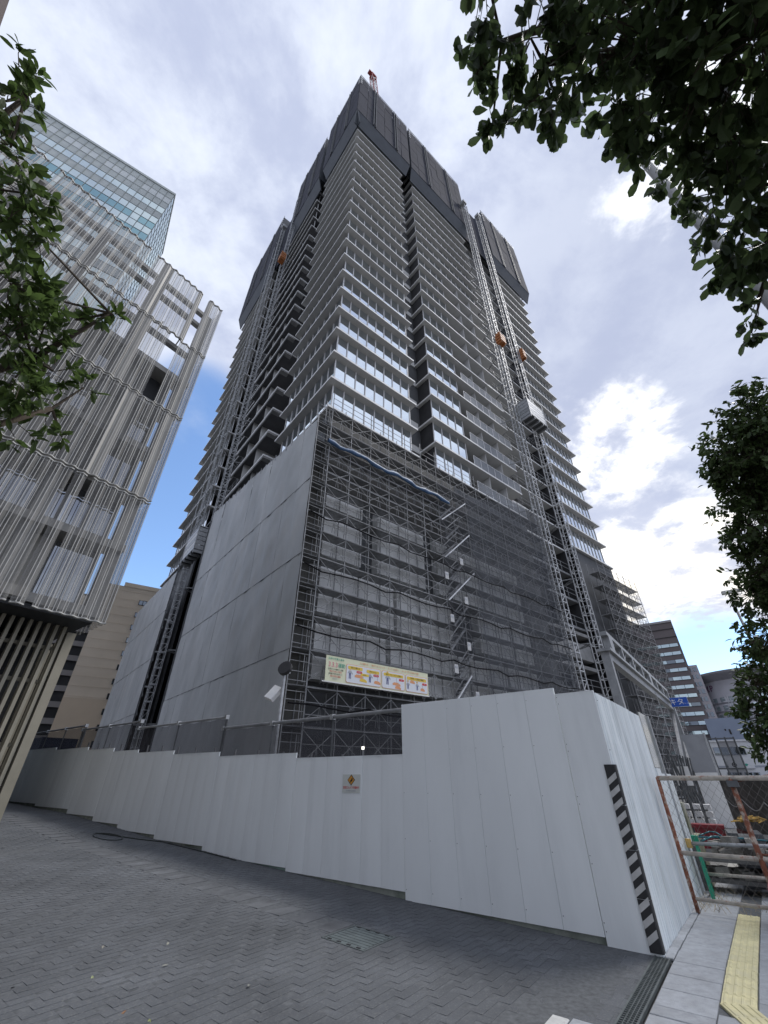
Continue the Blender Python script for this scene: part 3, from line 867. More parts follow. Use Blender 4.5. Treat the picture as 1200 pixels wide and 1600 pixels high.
def screen(side, u0, u1, z0, z1, label, chamfer=None):
    o = thing('safety_screen', label, 'safety screen', TC, TY, 'climbing safety screens round the tower top')
    off = -1.0
    n = max(2, round((u1 - u0) / 1.85)); rows = 6; w = (u1 - u0) / n; h = (z1 - z0) / rows
    q = MB(); fbox(q, side, -w / 2 + .03, w / 2 - .03, -.03, .03, .03, h - .03); me = q.mesh('screen_panel', m_scr)
    for a in range(n):
        for r in range(rows):
            inst('screen_panel', me, o, pt(side, u0 + w * (a + .5), off + R.uniform(-.02, .02), z0 + h * r))
    b = MB()
    P = [pt(side, u0, off + .02, z0), pt(side, u1, off + .02, z0), pt(side, u1 - .3, -.12, z0 - 3.1), pt(side, u0 + .3, -.12, z0 - 3.1)]
    b.add(P, [(0, 1, 2, 3)])
    P2 = [pt(side, u0, off + .3, z0), pt(side, u1, off + .3, z0), pt(side, u1 - .3, .0, z0 - 3.1), pt(side, u0 + .3, .0, z0 - 3.1)]
    b.add(P2, [(3, 2, 1, 0)]); b.add([P[0], P[3], P2[3], P2[0]], [(0, 1, 2, 3)]); b.add([P[1], P[2], P2[2], P2[1]], [(0, 1, 2, 3)]); b.add([P[2], P[3], P2[3], P2[2]], [(0, 1, 2, 3)])
    b.build('screen_skirt', m_skirt, o)
    b = MB(); fbox(b, side, u0, u1, off + .05, 2.5, z1 - 4, z1 - 3.9); fbox(b, side, u0, u1, off + .05, .4, z0 + .1, z0 + .2)
    fbox(b, side, u0, u0 + .06, off, .9, z0, z1); fbox(b, side, u1 - .06, u1, off, .9, z0, z1); b.build('screen_deck', m_skirt, o)
    b = MB()
    for z in (z1 + .5, z1 + 1.0): fbox(b, side, u0, u1, off - .02, off + .03, z, z + .05)
    for k in range(n * 2 + 1):
        a = u0 + (u1 - u0) * k / (n * 2); fbox(b, side, a - .025, a + .025, off - .02, off + .03, z1, z1 + 1.05)
    b.build('top_rail', m_steel, o)
    for k in range(1, 3):
        a = u0 + (u1 - u0) * (k - .33) / 2.4
        b = MB()
        for da_ in (0, .45): fbox(b, side, a + da_, a + da_ + .14, off - .2, off - .035, z0 + .2, z1 + .3)
        b.build('guide_rail', m_steeldk, o)
    b = MB()
    for k in range(4):
        z = z1 - 1.2 - 1.1 * k; fbox(b, side, u0 + .05, u0 + .4, off - .15, off - .03, z, z + .4)
    b.build('screen_clamp', m_white, o)
    return o


ZB = 90.3 + 1.55; ZT = 110.5 + 1.55
screen('R', -1.0, 10.5, ZB, ZT, 'dark mesh safety screen over the top right of the near tower corner')
screen('R', 10.9, 25.9, ZB, ZT, 'long dark mesh safety screen between the near corner and right hoists')
screen('R', 33.6, 46.4, ZB, ZT, 'dark mesh safety screen at far right end of the tower top')
screen('L', -1.0, 9.3, ZB, ZT, 'dark mesh safety screen over the left side of the near tower corner')
screen('L', 10.6, 21.5, ZB, ZT, 'dark mesh safety screen between near corner and left hoist masts')
screen('L', 29.0, 46.0, ZB, ZT, 'dark mesh safety screen at far left end of the tower top')

for sd, u0, u1 in (('R', 26.1, 33.4), ('L', 21.7, 28.8)):  # added dark panels stand in for the shaded slab edges between the masts
    for k in range(4):
        for r in range(6):
            b = MB(); w = (u1 - u0) / 4; fbox(b, sd, u0 + w * k + .03, u0 + w * (k + 1) - .03, .1, .15, ZB - 2 + 3.0 * r, ZB - 2 + 3.0 * r + 2.95); b.build('bay_shade_panel', m_scr, tower)
# tower crane tip
cr = thing('tower_crane', 'red and white lattice crane tip poking above the tower top', 'crane', TC + Vector((0, 0, 0)), TY)
H0, H1 = 100.0, 139.0


def jib(z): return 6.0 - 2.4 * (z - H0) / (H1 - H0)


cy = 1.9
b = MB()
for sx in (-1, 1):
    for sy in (-1, 1): b.tube((jib(H0) + sx * .6, cy + sy * .6, H0), (jib(H1) + sx * .5, cy + sy * .5, H1), .11, 5)
b.build('lattice_chord', m_red, cr)
b = MB(); z = H0; k = 0
while z < H1 - 2:
    for (ax, ay), (bx, by) in (((-1, -1), (1, -1)), ((1, -1), (1, 1)), ((1, 1), (-1, 1)), ((-1, 1), (-1, -1))):
        if k % 2: ax, ay, bx, by = bx, by, ax, ay
        b.beam((jib(z) + ax * .55, cy + ay * .55, z), (jib(z + 2) + bx * .55, cy + by * .55, z + 2), .12)
    z += 2; k += 1
b.build('lattice_brace', m_white, cr)
b = MB(); x = jib(H1); b.box(x - .6, x + .6, cy - .6, cy + .6, H1, H1 + .9); b.box(x - 1.3, x + .9, cy - .4, cy + .4, H1 + .9, H1 + 1.7); b.build('crane_head', m_red, cr)

# ------------------------------------------------------------------ hoists
sec = MB(); W = .75; SH = 1.5
for x in (0, W):
    for y in (0, W): sec.beam((x, y, 0), (x, y, SH), .075)
for z in (.03,):
    for p, q in (((0, 0), (W, 0)), ((W, 0), (W, W)), ((W, W), (0, W)), ((0, W), (0, 0))): sec.beam((*p, z), (*q, z), .07)
for z in (.78,):
    for p, q in (((0, 0), (W, 0)), ((0, W), (0, 0))): sec.beam((*p, z), (*q, z), .055)
for p, q in (((0, 0), (W, 0)), ((0, W), (0, 0))): sec.beam((*p, .03), (*q, .78), .045)
me_mast = sec.mesh('mast_section', mat('mast_steel', (.5, .51, .52), .5, .2, 3, metal=.3))


sec2 = MB(); W2 = .55
sec2.add([(x * W2 / W, y * W2 / W, z) for x, y, z in sec.v], sec.f)
me_mast2 = sec2.mesh('mast_section', MATS['mast_steel'])


def mast(side, u, d, ztop, label):
    o = thing('hoist_mast', label, 'hoist mast', TC, TY, 'hoist masts climbing the tower')
    n = int(ztop / SH)
    for k in range(n): inst('mast_section', me_mast if side == 'R' else me_mast2, o, pt(side, u, d, SH * k), (0, 0, 0))
    for k in range(2, int(ztop / 6.6)):
        b = MB(); z = zf(0) - 6.6 * k + .3
        if z < 2: continue
        b.beam(pt(side, u + .1, d + W, z), pt(side, u - .9, 1.4, z), .09); b.beam(pt(side, u + W - .1, d + W, z), pt(side, u + W + .9, 1.4, z), .09); b.beam(pt(side, u + .1, d + W, z), pt(side, u + W + .9, 1.4, z), .06)
        b.build('wall_tie', m_pipe, o)
    b = MB(); fbox(b, side, u - .1, u + W + .1, d - .1, d + W + .1, ztop, ztop + .8); b.build('mast_head', m_steel, o)
    return o


mast('R', 24.75, -2.0, 100, 'steel lattice hoist mast nearer the corner on the right face')
mast('R', 29.65, -2.0, 102, 'steel lattice hoist mast farther along on the right face')
mast('L', 19.75, -1.2, 102, 'steel lattice hoist mast nearer the corner on the left face')
lm = mast('L', 26.6, -1.2, 103, 'steel lattice hoist mast farther along on the left face with pipes')
b = MB()
for q in (-.35, .25):
    b.tube(pt('L', 28.3, -1.0 + q, 0), pt('L', 28.3, -1.0 + q, 96), .035, 5)
for k in range(30):
    z = 2 + 3.3 * k; b.beam(pt('L', 27.2, -1.2, z), pt('L', 28.5, -.6, z), .1); b.beam(pt('L', 28.3, -1.3, z + .4), pt('L', 28.3, -.6, z + .4), .14)
b.build('cable_guide', m_steel, lm)


def cage(side, u0, u1, d0, d1, z0, z1, label):
    o = thing('hoist_cage', label, 'hoist cage', TC, TY, 'hoist cages on the tower')
    b = MB(); fbox(b, side, u0, u1, d0, d1, z0, z0 + .12); b.build('cage_floor', m_steeldk, o)
    b = MB(); fbox(b, side, u0, u1, d0, d1, z1 - .1, z1); b.build('cage_roof', m_steel, o)
    nrow = 5
    for k in range(nrow):
        za = z0 + .15 + (z1 - z0 - .3) * k / nrow
        b = MB(); fbox(b, side, u0, u1, d0, d0 + .05, za, za + (z1 - z0 - .3) / nrow - .06); b.build('side_panel', m_white if k % 2 else m_steel, o)
        b = MB(); fbox(b, side, u0, u0 + .05, d0 + .06, d1, za, za + (z1 - z0 - .3) / nrow - .06); b.build('end_panel', m_steel, o)
    b = MB()
    for a in (u0, u1 - .08):
        for c_ in (d0 - .04, d1 - .04): fbox(b, side, a, a + .08, c_, c_ + .08, z0 - .4, z1 + 1.0)
    for c_ in (d0, d1): fbox(b, side, u0, u1, c_ - .03, c_ + .03, z1 + .9, z1 + .97)
    for k in range(5): fbox(b, side, u0 + (u1 - u0) * k / 4 - .05, u0 + (u1 - u0) * k / 4 + .05, d0, d1, z0 - .3, z0 - .02)
    b.build('cage_frame', m_steel, o)
    return o


cage('R', 25.75, 29.4, -3.3, -1.9, 38.7, 41.6, 'silver hoist cage stopped between the two right masts')
cage('L', 22.3, 26.4, -1.7, -.7, 21.4, 24.3, 'pale hoist cage on the left face above the dark opening')


def cw(side, u, d, z, s, label):
    o = thing('orange_platform', label, 'hoist part', TC, TY, 'orange hoist stops on the masts')
    for k in range(3):
        b = MB(); fbox(b, side, u, u + s, d, d + .9, z + k * .55, z + k * .55 + .4); b.build('orange_plate', m_orange, o)
    b = MB(); fbox(b, side, u + s * .1, u + s * .2, d + .05, d + .8, z - .3, z + 2); fbox(b, side, u + s * .8, u + s * .9, d + .05, d + .8, z - .3, z + 2); b.build('plate_frame', m_orange, o)


cw('R', 24.4, -2.7, 53.0, 1.2, 'orange steel box clipped on the nearer right hoist mast')
cw('R', 30.5, -2.6, 54.8, .7, 'small orange plate on the farther right hoist mast')
cw('L', 18.5, -1.9, 75.6, 1.3, 'orange steel box clipped on the nearer left hoist mast')

# ------------------------------------------------------------------ scaffolds


def scaffold(label, x0, nx, dx, yo, yi, z0, nz, dz, netmat_of, net=True, brace=True, group=None, m_p=None, extra=0, ztop=None):
    o = thing('scaffold', label, 'scaffolding', TC, TY, group)
    m_p = m_p or m_pipe
    zt = z0 + dz * nz
    q = MB(); q.beam((0, 0, 0), (0, 0, zt + .9 + extra), .045); mp = q.mesh('post', m_p)
    q = MB(); q.box(.03, dx - .03, yo + .06, yi - .06, -.06, 0); md = q.mesh('deck_plank', m_deck)
    q = MB(); q.beam((0, yo, .2), (dx, yo, dz - .15), .024); q.beam((0, yo, dz - .15), (dx, yo, .2), .024); mb = q.mesh('cross_brace', m_p)
    for k in range(nx + 1):
        inst('post', mp, o, (x0 + dx * k, yo, 0)); inst('post', mp, o, (x0 + dx * k, yi, 0))
    fr = MB()
    for r in range(nz + 1):
        z = z0 + dz * r
        for k in range(nx):
            inst('deck_plank', md, o, (x0 + dx * k, 0, z))
            if brace and r < nz: inst('cross_brace', mb, o, (x0 + dx * k, -.03, z))
        b = MB(); b.beam((x0, yo - .03, z + .45), (x0 + dx * nx, yo - .03, z + .45), .03); b.beam((x0, yo - .03, z + .95), (x0 + dx * nx, yo - .03, z + .95), .03); b.beam((x0, yo - .03, z - .08), (x0 + dx * nx, yo - .03, z - .08), .045)
        b.build('guard_rail', m_p, o)
        for k in range(nx + 1):
            x = x0 + dx * k
            fr.beam((x, yo, z - .05), (x, yi, z - .05), .04)
            if r < nz:
                fr.beam((x, yo + .25, z), (x, yo + .25, z + dz - .35), .024)
                fr.beam((x + dx * .5, yo + .1, z + .9), (x + dx * .5 - .1, yo + .1, z + .15), .022) if k < nx else None
                fr.beam((x + dx * .5, yo + .1, z + .9), (x + dx * .5 + .1, yo + .1, z + .15), .022) if k < nx else None
    fr.build('frame_transom', m_p, o, kind='stuff')
    if net:
        ztp = ztop or (lambda x: zt + .3)
        rows = 4
        for k in range(nx):
            xa, xb = x0 + dx * k + .01, x0 + dx * (k + 1) - .01
            for r in range(rows):
                za = z0 + (zt - z0) * r / rows + .02
                zb = z0 + (zt - z0) * (r + 1) / rows - .02
                zl, zr_ = (zb, zb) if r < rows - 1 else (ztp(xa), ztp(xb))
                q = MB(); nn = 4
                for j in range(nn):
                    f0, f1 = j / nn, (j + 1) / nn
                    bl = .05
                    q.add([(xa, yo - .10 - bl * sin(pi * f0), za + (zl - za) * f0), (xb, yo - .10 - bl * sin(pi * f0), za + (zr_ - za) * f0),
                           (xb, yo - .10 - bl * sin(pi * f1), za + (zr_ - za) * f1), (xa, yo - .10 - bl * sin(pi * f1), za + (zl - za) * f1)], [(0, 1, 2, 3)])
                q.build('net_sheet', netmat_of(xa), o)
    return o


def ztopR(x): return 21.7 if x < 13.5 else min(24.4, 21.9 + .28 * (x - 13.5))


DZ = 1.655
sR = scaffold('pipe scaffold with cross braces and dark netting over the right face', -.34, 15, 1.685, -1.4, -.45, 3.48 - DZ * 2, 14, DZ,
              lambda x: m_netlt if x < 8.2 else (mat('mid_net', (.06, .066, .08), .9, .3, 1.2, alpha=.2) if x < 13 else m_netdk), extra=.6, ztop=ztopR)
# end frames at the near corner
b = MB()
for y in (-1.4,):
    for x in (-1.36, -.36): b.beam((x, y, 0), (x, y, 22.0), .05)
for r in range(-2, 14):
    z = 3.48 + DZ * (r - 0)
    if z > 22: break
    for q in (.15, .55, 1.0, 1.35): b.beam((-1.36, -1.4, z + q), (-.36, -1.4, z + q), .026)
    b.beam((-.6, -1.4, z + .1), (-.6, -1.4, z + 1.3), .026)
b.build('end_frame', m_pipe, sR)
b = MB(); b.box(-1.34, .2, -.42, -.36, 0, 20.5); b.build('gap_backing', m_taupe, sR)  # added backing that lightens the black gap behind the end frames
for r in range(12):
    z = 3.48 + DZ * r; q = MB(); q.box(-1.36, -.36, -1.3, -.43, z - .05, z); q.build('end_deck', m_deck, sR)
# rolled black edge ropes on every other lift
for r in range(0, 7):
    z = 4.9 + 3.31 * r - .6
    if z > 17: break
    b = MB(); pts = [(-1.3 + 1.1 * k, -1.62, z + .10 * sin(k * 1.9 + r) - .08 * (k % 2)) for k in range(25)]
    b.path(pts, .04, 5); b.build('net_rope', mat('black_rope', (.012, .012, .014), .95, .2, 5, spec=.05), sR)
# stair flights
for r in range(10):
    z = 3.48 + DZ * r; x = 9.9 if r % 2 else 10.4
    b = MB(); b.beam((x, -1.35, z), (x + 1.6, -1.35, z + DZ), .05, .14); b.beam((x, -.75, z), (x + 1.6, -.75, z + DZ), .05, .14)
    for k in range(6): b.box(x + .14 + .26 * k, x + .34 + .26 * k, -1.32, -.78, z + .15 + DZ * (k + .3) / 6.2, z + .18 + DZ * (k + .3) / 6.2)
    b.build('stair_flight', m_pipe, sR)
    b = MB(); b.beam((x - .1, -1.46, z + .75), (x + 1.6, -1.46, z + DZ + .8), .055); b.build('hand_rail', m_pipe, sR); mat('bright_steel', (.55, .56, .57), .4, .15, 3, metal=.3)
for zz0_, zz1_ in ((14.92, 17.84), (11.68, 14.53), (5.5, 7.0), (18.1, 20.9)):
    b = MB(); b.beam((9.88, -1.5, zz0_), (13.0 if zz1_ > 8 else 11.4, -1.5, zz1_), .085); b.build('stair_rail', MATS['bright_steel'], sR)
# long bright tubes of the upper lifts
b = MB()
for z in (19.2, 19.8, 18.0): b.beam((-.3, -1.0, z), (13, -1.0, z), .06)
b.build('long_tube', MATS['bright_steel'], sR)
# tarp roll
tr = MB(); n = 26
prev = None
for k in range(n):
    x = -.6 + 11.4 * k / (n - 1); zc = 20.0 - .10 * sin(k * .8) + .05 * sin(k * 2.1); r = .16 + .04 * sin(k * 1.7)
    ring = [(x, -1.62 + r * .7 * cos(a), zc + r * sin(a)) for a in [2 * pi * j / 9 for j in range(9)]]
    tr.v.extend(ring)
    if k:
        o_ = (k - 1) * 9
        for j in range(9): tr.f.append((o_ + j, o_ + (j + 1) % 9, o_ + 9 + (j + 1) % 9, o_ + 9 + j)); tr.m.append(0)
o = tr.build('tarp_roll', m_tarp, None, True, label='long roll of blue tarpaulin lashed along the upper scaffold', cat='tarpaulin'); o.location = TC; o.rotation_euler = (0, 0, TY)
for n, (x, z) in enumerate(((11.5, 15.0), (9.75, 13.4), (11.55, 12.0), (9.9, 10.4), (11.3, 8.8), (9.85, 7.2), (11.6, 5.8))):
    q = MB(); q.box(x - .17, x + .17, -1.66, -1.63, z - .26, z + .26); q.box(x - .12, x + .12, -1.668, -1.661, z + .05, z + .17, 1)
    where = ['topmost of the seven, right of the stairs', 'second from the top, left of the stairs', 'third from the top, right of the stairs', 'fourth from the top, left of the stairs', 'fifth from the top, right of the stairs', 'sixth from the top, left of the stairs', 'lowest of the seven, just above the hoarding'][n]
    o = q.build('notice_board', [mat('notice_white', (.5, .5, .5), .6, .1, 3), m_bgry], None, label='small white notice on the scaffold, ' + where, cat='sign', group='small notices hung on the scaffold'); o.location = TC; o.rotation_euler = (0, 0, TY)

# banner
bn = thing('safety_banner', 'long cream safety banner with red numerals and yellow headings on the scaffold', 'banner', TC, TY)
X0, X1, BZ0, BZ1, BY = .37, 7.17, 5.37, 6.55, -1.78
q = MB(); q.box(X0, X1, BY, BY + .02, BZ0, BZ1); q.build('banner_cloth', m_cream, bn)
q = MB(); q.beam((X0 - .15, BY + .02, BZ1 + .02), (X1 + .15, BY + .02, BZ1 + .02), .05); q.build('batten', m_steeldk, bn)
q = MB(); q.beam((X0 - .15, BY + .02, BZ0 - .02), (X1 + .05, BY + .02, BZ0 - .02), .05); q.build('batten', m_white, bn)


def rrect(x0, x1, z0, z1, y, r=.08):
    pts = []
    for cx_, cz, a0 in ((x1 - r, z1 - r, 0), (x0 + r, z1 - r, 90), (x0 + r, z0 + r, 180), (x1 - r, z0 + r, 270)):
        for k in range(4):
            a = radians(a0 + 30 * k); pts.append((cx_ + r * cos(a), cz + r * sin(a)))
    b = MB(); n = len(pts)
    b.add([(x, y, z) for x, z in pts] + [(x, y + .006, z) for x, z in pts], [tuple(range(n))[::-1]] + [(i, i + n, (i + 1) % n + n, (i + 1) % n) for i in range(n)])
    return b


PAN = [(1.55, 3.72), (3.80, 5.38), (5.46, 7.10)]
for a, c_ in PAN:
    rrect(a, c_, BZ0 + .06, BZ1 - .26, BY - .0105).build('panel_border', m_bsal, bn)
    rrect(a + .02, c_ - .02, BZ0 + .08, BZ1 - .28, BY - .0145).build('picture_panel', m_bwhite, bn)
TX = (pi / 2, 0, 0); yb = BY - .012
text('玉掛け作業の基本', 'lettering', .118, m_bgrn, bn, (.95, yb, BZ1 - .14), TX, ext=.001)
text('3.3.3', 'lettering', .31, m_bpink, bn, (.78, yb, BZ1 - .42), TX, ext=.001, sx=.9)
text('運動', 'lettering', .22, m_bgrn, bn, (1.28, yb, BZ1 - .42), TX, ext=.001)
for k, (s_, m_) in enumerate((('吊荷から3m離れて合図', m_ink), ('地切り30cmで停止', m_bred), ('3秒間そのまま待って', m_ink), ('荷の安定を確認', m_bred), ('安全第一', m_bgry))):
    text(s_, 'lettering', .085, m_, bn, (.95, yb, BZ1 - .62 - .105 * k), TX, ext=.001)
text('３ｍ離れる ・ 地切りは３０ｃｍ ・ そこで３秒待つ ・ みんなで守る玉掛け作業', 'lettering', .115, m_bsal, bn, (4.4, yb, BZ1 - .13), TX, ext=.001)


def strip(x0, x1, z, s_, h=.15, m_=None, tm=None):
    rrect(x0, x1, z - h / 2, z + h / 2, BY - .019, .05).build('heading_strip', m_ or m_byel, bn)
    text(s_, 'lettering', h * .62, tm or m_ink, bn, ((x0 + x1) / 2, BY - .0205, z), TX, ext=.001)


strip(1.65, 2.55, BZ1 - .41, '荷から離れる'); strip(2.80, 3.62, BZ1 - .45, '声をかける'); strip(2.42, 2.95, BZ1 - .66, '止まれ', .12)
strip(3.92, 5.28, BZ1 - .43, '地切り３０ｃｍで一旦停止'); strip(5.56, 7.0, BZ1 - .43, '３秒待って安定を確認', .17)
for x, z in ((2.35, .57), (3.42, .60), (5.15, .61), (6.86, .63)): strip(x - .18, x + .18, BZ1 - z, '３ｍ以上' if x < 4 else '３秒', .11, m_bred, m_bwhite)


def worker(x, z, s_):
    y = BY - .0185
    def fl(pts, m_, nm):
        b = MB(); b.add([(x + px * s_, y, z + pz * s_) for px, pz in pts], [tuple(range(len(pts)))[::-1]]); b.build(nm, m_, bn)
    fl([(-.09, 0), (-.02, 0), (-.01, .2), (.01, .2), (.02, 0), (.09, 0), (.08, .38), (-.08, .38)], m_bnavy, 'figure_legs')
    fl([(-.1, .36), (.1, .36), (.22, .28), (.25, .33), (.1, .52), (-.1, .52), (-.2, .34), (-.14, .32)], m_bgry, 'figure_torso')
    fl([(.085 * cos(a), .62 + .085 * sin(a)) for a in [2 * pi * k / 12 for k in range(12)]], m_skin, 'figure_head')
    fl([(.11, .64)] + [(.1 * cos(a), .65 + .1 * sin(a)) for a in [pi * k / 8 for k in range(9)]] + [(-.11, .64)], m_byel, 'figure_helmet')


for x, z, s_ in ((1.78, .25, .72), (3.02, .22, .72), (4.18, .26, .85), (5.62, .2, .6), (6.3, .2, .6)): worker(x, BZ0 + z, s_)
for x, z, w in ((2.32, .36, .5), (3.5, .2, .42), (4.8, .28, .55), (5.95, .52, .35), (6.7, .2, .32), (2.6, .2, .45), (4.9, .12, .4)):
    b = MB(); y = BY - .0182
    b.add([(x - w / 2, y, BZ0 + z), (x + w / 2, y, BZ0 + z - .03), (x + w / 2, y, BZ0 + z + .06), (x + w * .2, y, BZ0 + z + .13), (x - w * .3, y, BZ0 + z + .14), (x - w / 2, y, BZ0 + z + .08)], [(5, 4, 3, 2, 1, 0)]); b.build('load_picture', m_bsal if w != .45 else m_byel, bn)
    b = MB(); b.add([(x - .012, y, BZ0 + z + .14), (x + .012, y, BZ0 + z + .14), (x + .012, y, BZ0 + z + .36), (x - .012, y, BZ0 + z + .36)], [(0, 1, 2, 3)]); b.build('hook_line', m_bgry, bn)

# left face grey sheets
sh = thing('sheeted_scaffold', 'scaffold fully wrapped in grey sheets on the left tower face', 'scaffolding', TC, TY)
ROWS = [(-.6, 1.60), (1.60, 6.62), (6.62, 11.63), (11.63, 16.65), (16.65, None)]


def sheet_var(w, h0, h1, seed):
    r = random.Random(seed); nx, nz = 6, 10; b = MB(); v = []
    ph = [r.uniform(0, 6) for _ in range(6)]
    for j in range(nz + 1):
        for i in range(nx + 1):
            fx, fz = i / nx, j / nz
            h = h0 + (h1 - h0) * fx
            d = .016 * sin(fx * 7 + ph[0] + fz * 3) + .022 * sin(fz * 14 + ph[1] + fx * 4) + .012 * sin(fx * 13 + fz * 17 + ph[2]) + r.gauss(0, .002)
            d *= min(1, 6 * min(fx, 1 - fx) + .15)
            v.append((-d - .02 * sin(pi * fz), w * fx, h * fz))
    f = [(j * (nx + 1) + i, j * (nx + 1) + i + 1, (j + 1) * (nx + 1) + i + 1, (j + 1) * (nx + 1) + i) for j in range(nz) for i in range(nx)]
    return b.add(v, f)


WS = 1.7
vars_ = [sheet_var(WS - .003, 5.012, 5.012, k).mesh('wrap_sheet', m_sheet, True) for k in range(5)]
seed = 50


def ztopL(t): return 21.55 + (24.4 - 21.55) * (t + 1.4) / 21.4


for (ta, nn) in ((-1.4, 12), (28.4, 11)):
    for k in range(nn):
        t0 = ta + WS * k
        for r, (za, zb) in enumerate(ROWS):
            seed += 1
            if r in (1, 2, 3):
                inst('wrap_sheet', R.choice(vars_), sh, (-1.42 + R.uniform(-.004, .004), t0, za), (0, R.gauss(0, .0012), R.gauss(0, .0012)))
            else:
                h0 = (zb - za) if zb else (ztopL(t0) - za if ta < 0 else 4.6); h1 = (zb - za) if zb else (ztopL(t0 + WS) - za if ta < 0 else 4.6)
                sheet_var(WS - .003, h0, h1, seed).build('wrap_sheet', m_sheet, sh, True, loc=(-1.42, t0, za), rot=(0, R.gauss(0, .0012), R.gauss(0, .0012)))
b = MB()
for z in (1.6, 6.62, 11.63, 16.65):
    b.beam((-1.45, -1.4, z), (-1.45, 19.0, z), .014); b.beam((-1.45, 28.4, z), (-1.45, 47.1, z), .014)
for t in (19.0, 19.3, 28.2, 27.9): b.beam((-1.45, t, 0), (-1.45, t, 23.5 if t < 20 else 22), .06)
for k in range(14):
    b.beam((-1.45, 27.2, 1.6 * k), (-1.45, 28.2, 1.6 * k + .8), .05); b.beam((-1.45, 27.2, 1.6 * k), (-1.45, 28.2, 1.6 * k), .05)
b.build('seam_pipe', m_steeldk, sh)
b = MB()
for k in range(24): b.beam((-1.4, -1.4 + .9 * k, ztopL(-1.4 + .9 * k) - .3), (-1.4, -1.4 + .9 * k, ztopL(-1.4 + .9 * k) + .22), .06)
b.build('post_top', m_pipe, sh)

# right-hand scaffold with black net beyond the hoists
sX = scaffold('dark netted scaffold tower block beyond the hoists at far right', 36.45, 6, 1.685, -1.4, -.2, 3.48 - DZ * 2, 13, DZ, lambda x: m_netrt, extra=0.4, m_p=mat('lit_pipe', (.34, .34, .345), .6, .3, 3, rnd=.2))  # lighter copy of the pipe colour, so these pipes look lit through the net
# ------------------------------------------------------------------ site gate beyond the fence
m_gatest = mat('gate_steel', (.3, .31, .32), .5, .25, 4, metal=.2)
sg = thing('site_gate', 'grey steel portal frame over the site entrance right of the hoarding', 'gate', HP(1, 0), HY)
b = MB(); b.box(-.11, .11, 7.4, 7.62, -.15, 4.75); b.build('gate_post', m_gatest, sg)
b = MB(); b.box(-.15, .15, 21.1, 21.4, -.2, 4.75); b.build('gate_post', m_gatest, sg)
b = MB(); b.box(-.1, .1, 7.6, 21.2, 4.5, 4.72); b.box(-.2, .2, 7.3, 21.4, 4.72, 4.80); b.build('gate_beam', m_gatest, sg)
b = MB(); b.box(-.1, .1, 8.0, 21.0, 5.35, 5.47); b.build('top_rail', m_gatest, sg)
for k in range(8):
    t = 8.2 + 1.8 * k; b = MB(); b.box(-.1, .1, t, t + (.5 if k in (0, 4) else .16), 4.80, 5.35); b.build('rail_post', m_gatest, sg)
b = MB()
for k in range(14): b.beam((0, 8.4 + .9 * k, 4.8), (0, 9.3 + .9 * k, 5.35), .05)
b.beam((0, 21, 4.3), (0, 15.5, -.1), .12); b.beam((.1, 20.6, 3.0), (.1, 17, -.1), .1)
b.build('gate_brace', m_gatest, sg)
gp = thing('gate_shutter', 'folded dark accordion gate panels under the portal frame', 'gate panel', HP(1, 0), HY)
for k in range(16):
    t = 14.0 + .42 * k; b = MB(); b.beam((0, t, -.1), (.25 * (k % 2), t, 2.3), .05); b.beam((.25 * (k % 2), t, .3), (.25 * ((k + 1) % 2), t + .42, 2.2), .035); b.beam((.25 * (k % 2), t, 2.2), (.25 * ((k + 1) % 2), t + .42, .3), .035); b.build('folding_bar', m_steeldk, gp)
ks = thing('gate_sign', 'blue rectangular sign with white katakana at the end of the portal', 'sign', (14.45, 21.9, 4.67), -.56); ks.scale = (.64, .64, .64)
b = MB(); b.box(-.56, .56, -.03, .03, -.3, .32); b.build('sign_panel', m_bluep, ks)
b = MB(); b.box(-.58, .58, .031, .05, -.32, .34); b.build('sign_frame', m_white, ks)
text('キタ', 'lettering', .47, m_white, ks, (-.16, -.033, .0), (pi / 2, 0, 0), ext=.002)
text('ゲート', 'lettering', .14, m_white, ks, (.37, -.033, -.12), (pi / 2, 0, 0), ext=.002)
wp = thing('hoarding_post', 'tall narrow panel, grey above white, right of the portal', 'hoarding panel', (14.3, 21.6, 0), -.58)
b = MB(); b.box(-.42, .42, -.04, .04, -.2, 1.75); b.build('white_panel', m_white, wp)
b = MB(); b.box(-.42, .42, -.035, .035, 1.76, 3.25); b.build('grey_panel', mat('grey_panel', (.3, .31, .33), .5, .1, 2), wp)
b = MB(); b.box(.43, .50, -.05, .05, -.2, 3.3); b.build('edge_post', m_steel, wp)
mf = thing('mesh_gate', 'grey tube framed mesh gate beside the tall narrow panel', 'gate', (14.75, 21.35, 0), -.6)
for x in (0, .33, .66, .98): b = MB(); b.tube((x, 0, -.1), (x, 0, 3.1), .035, 6); b.build('tube', m_steeldk, mf)
for z in (1.55, 1.9, 3.05): b = MB(); b.tube((0, 0, z), (.98, 0, z), .03, 6); b.build('tube', m_steeldk, mf)
b = MB(); b.add([(.36, .02, 1.6), (.95, .02, 1.6), (.95, .02, 2.95), (.36, .02, 2.95)], [(0, 1, 2, 3)]); b.build('mesh_infill', m_netrail, mf)

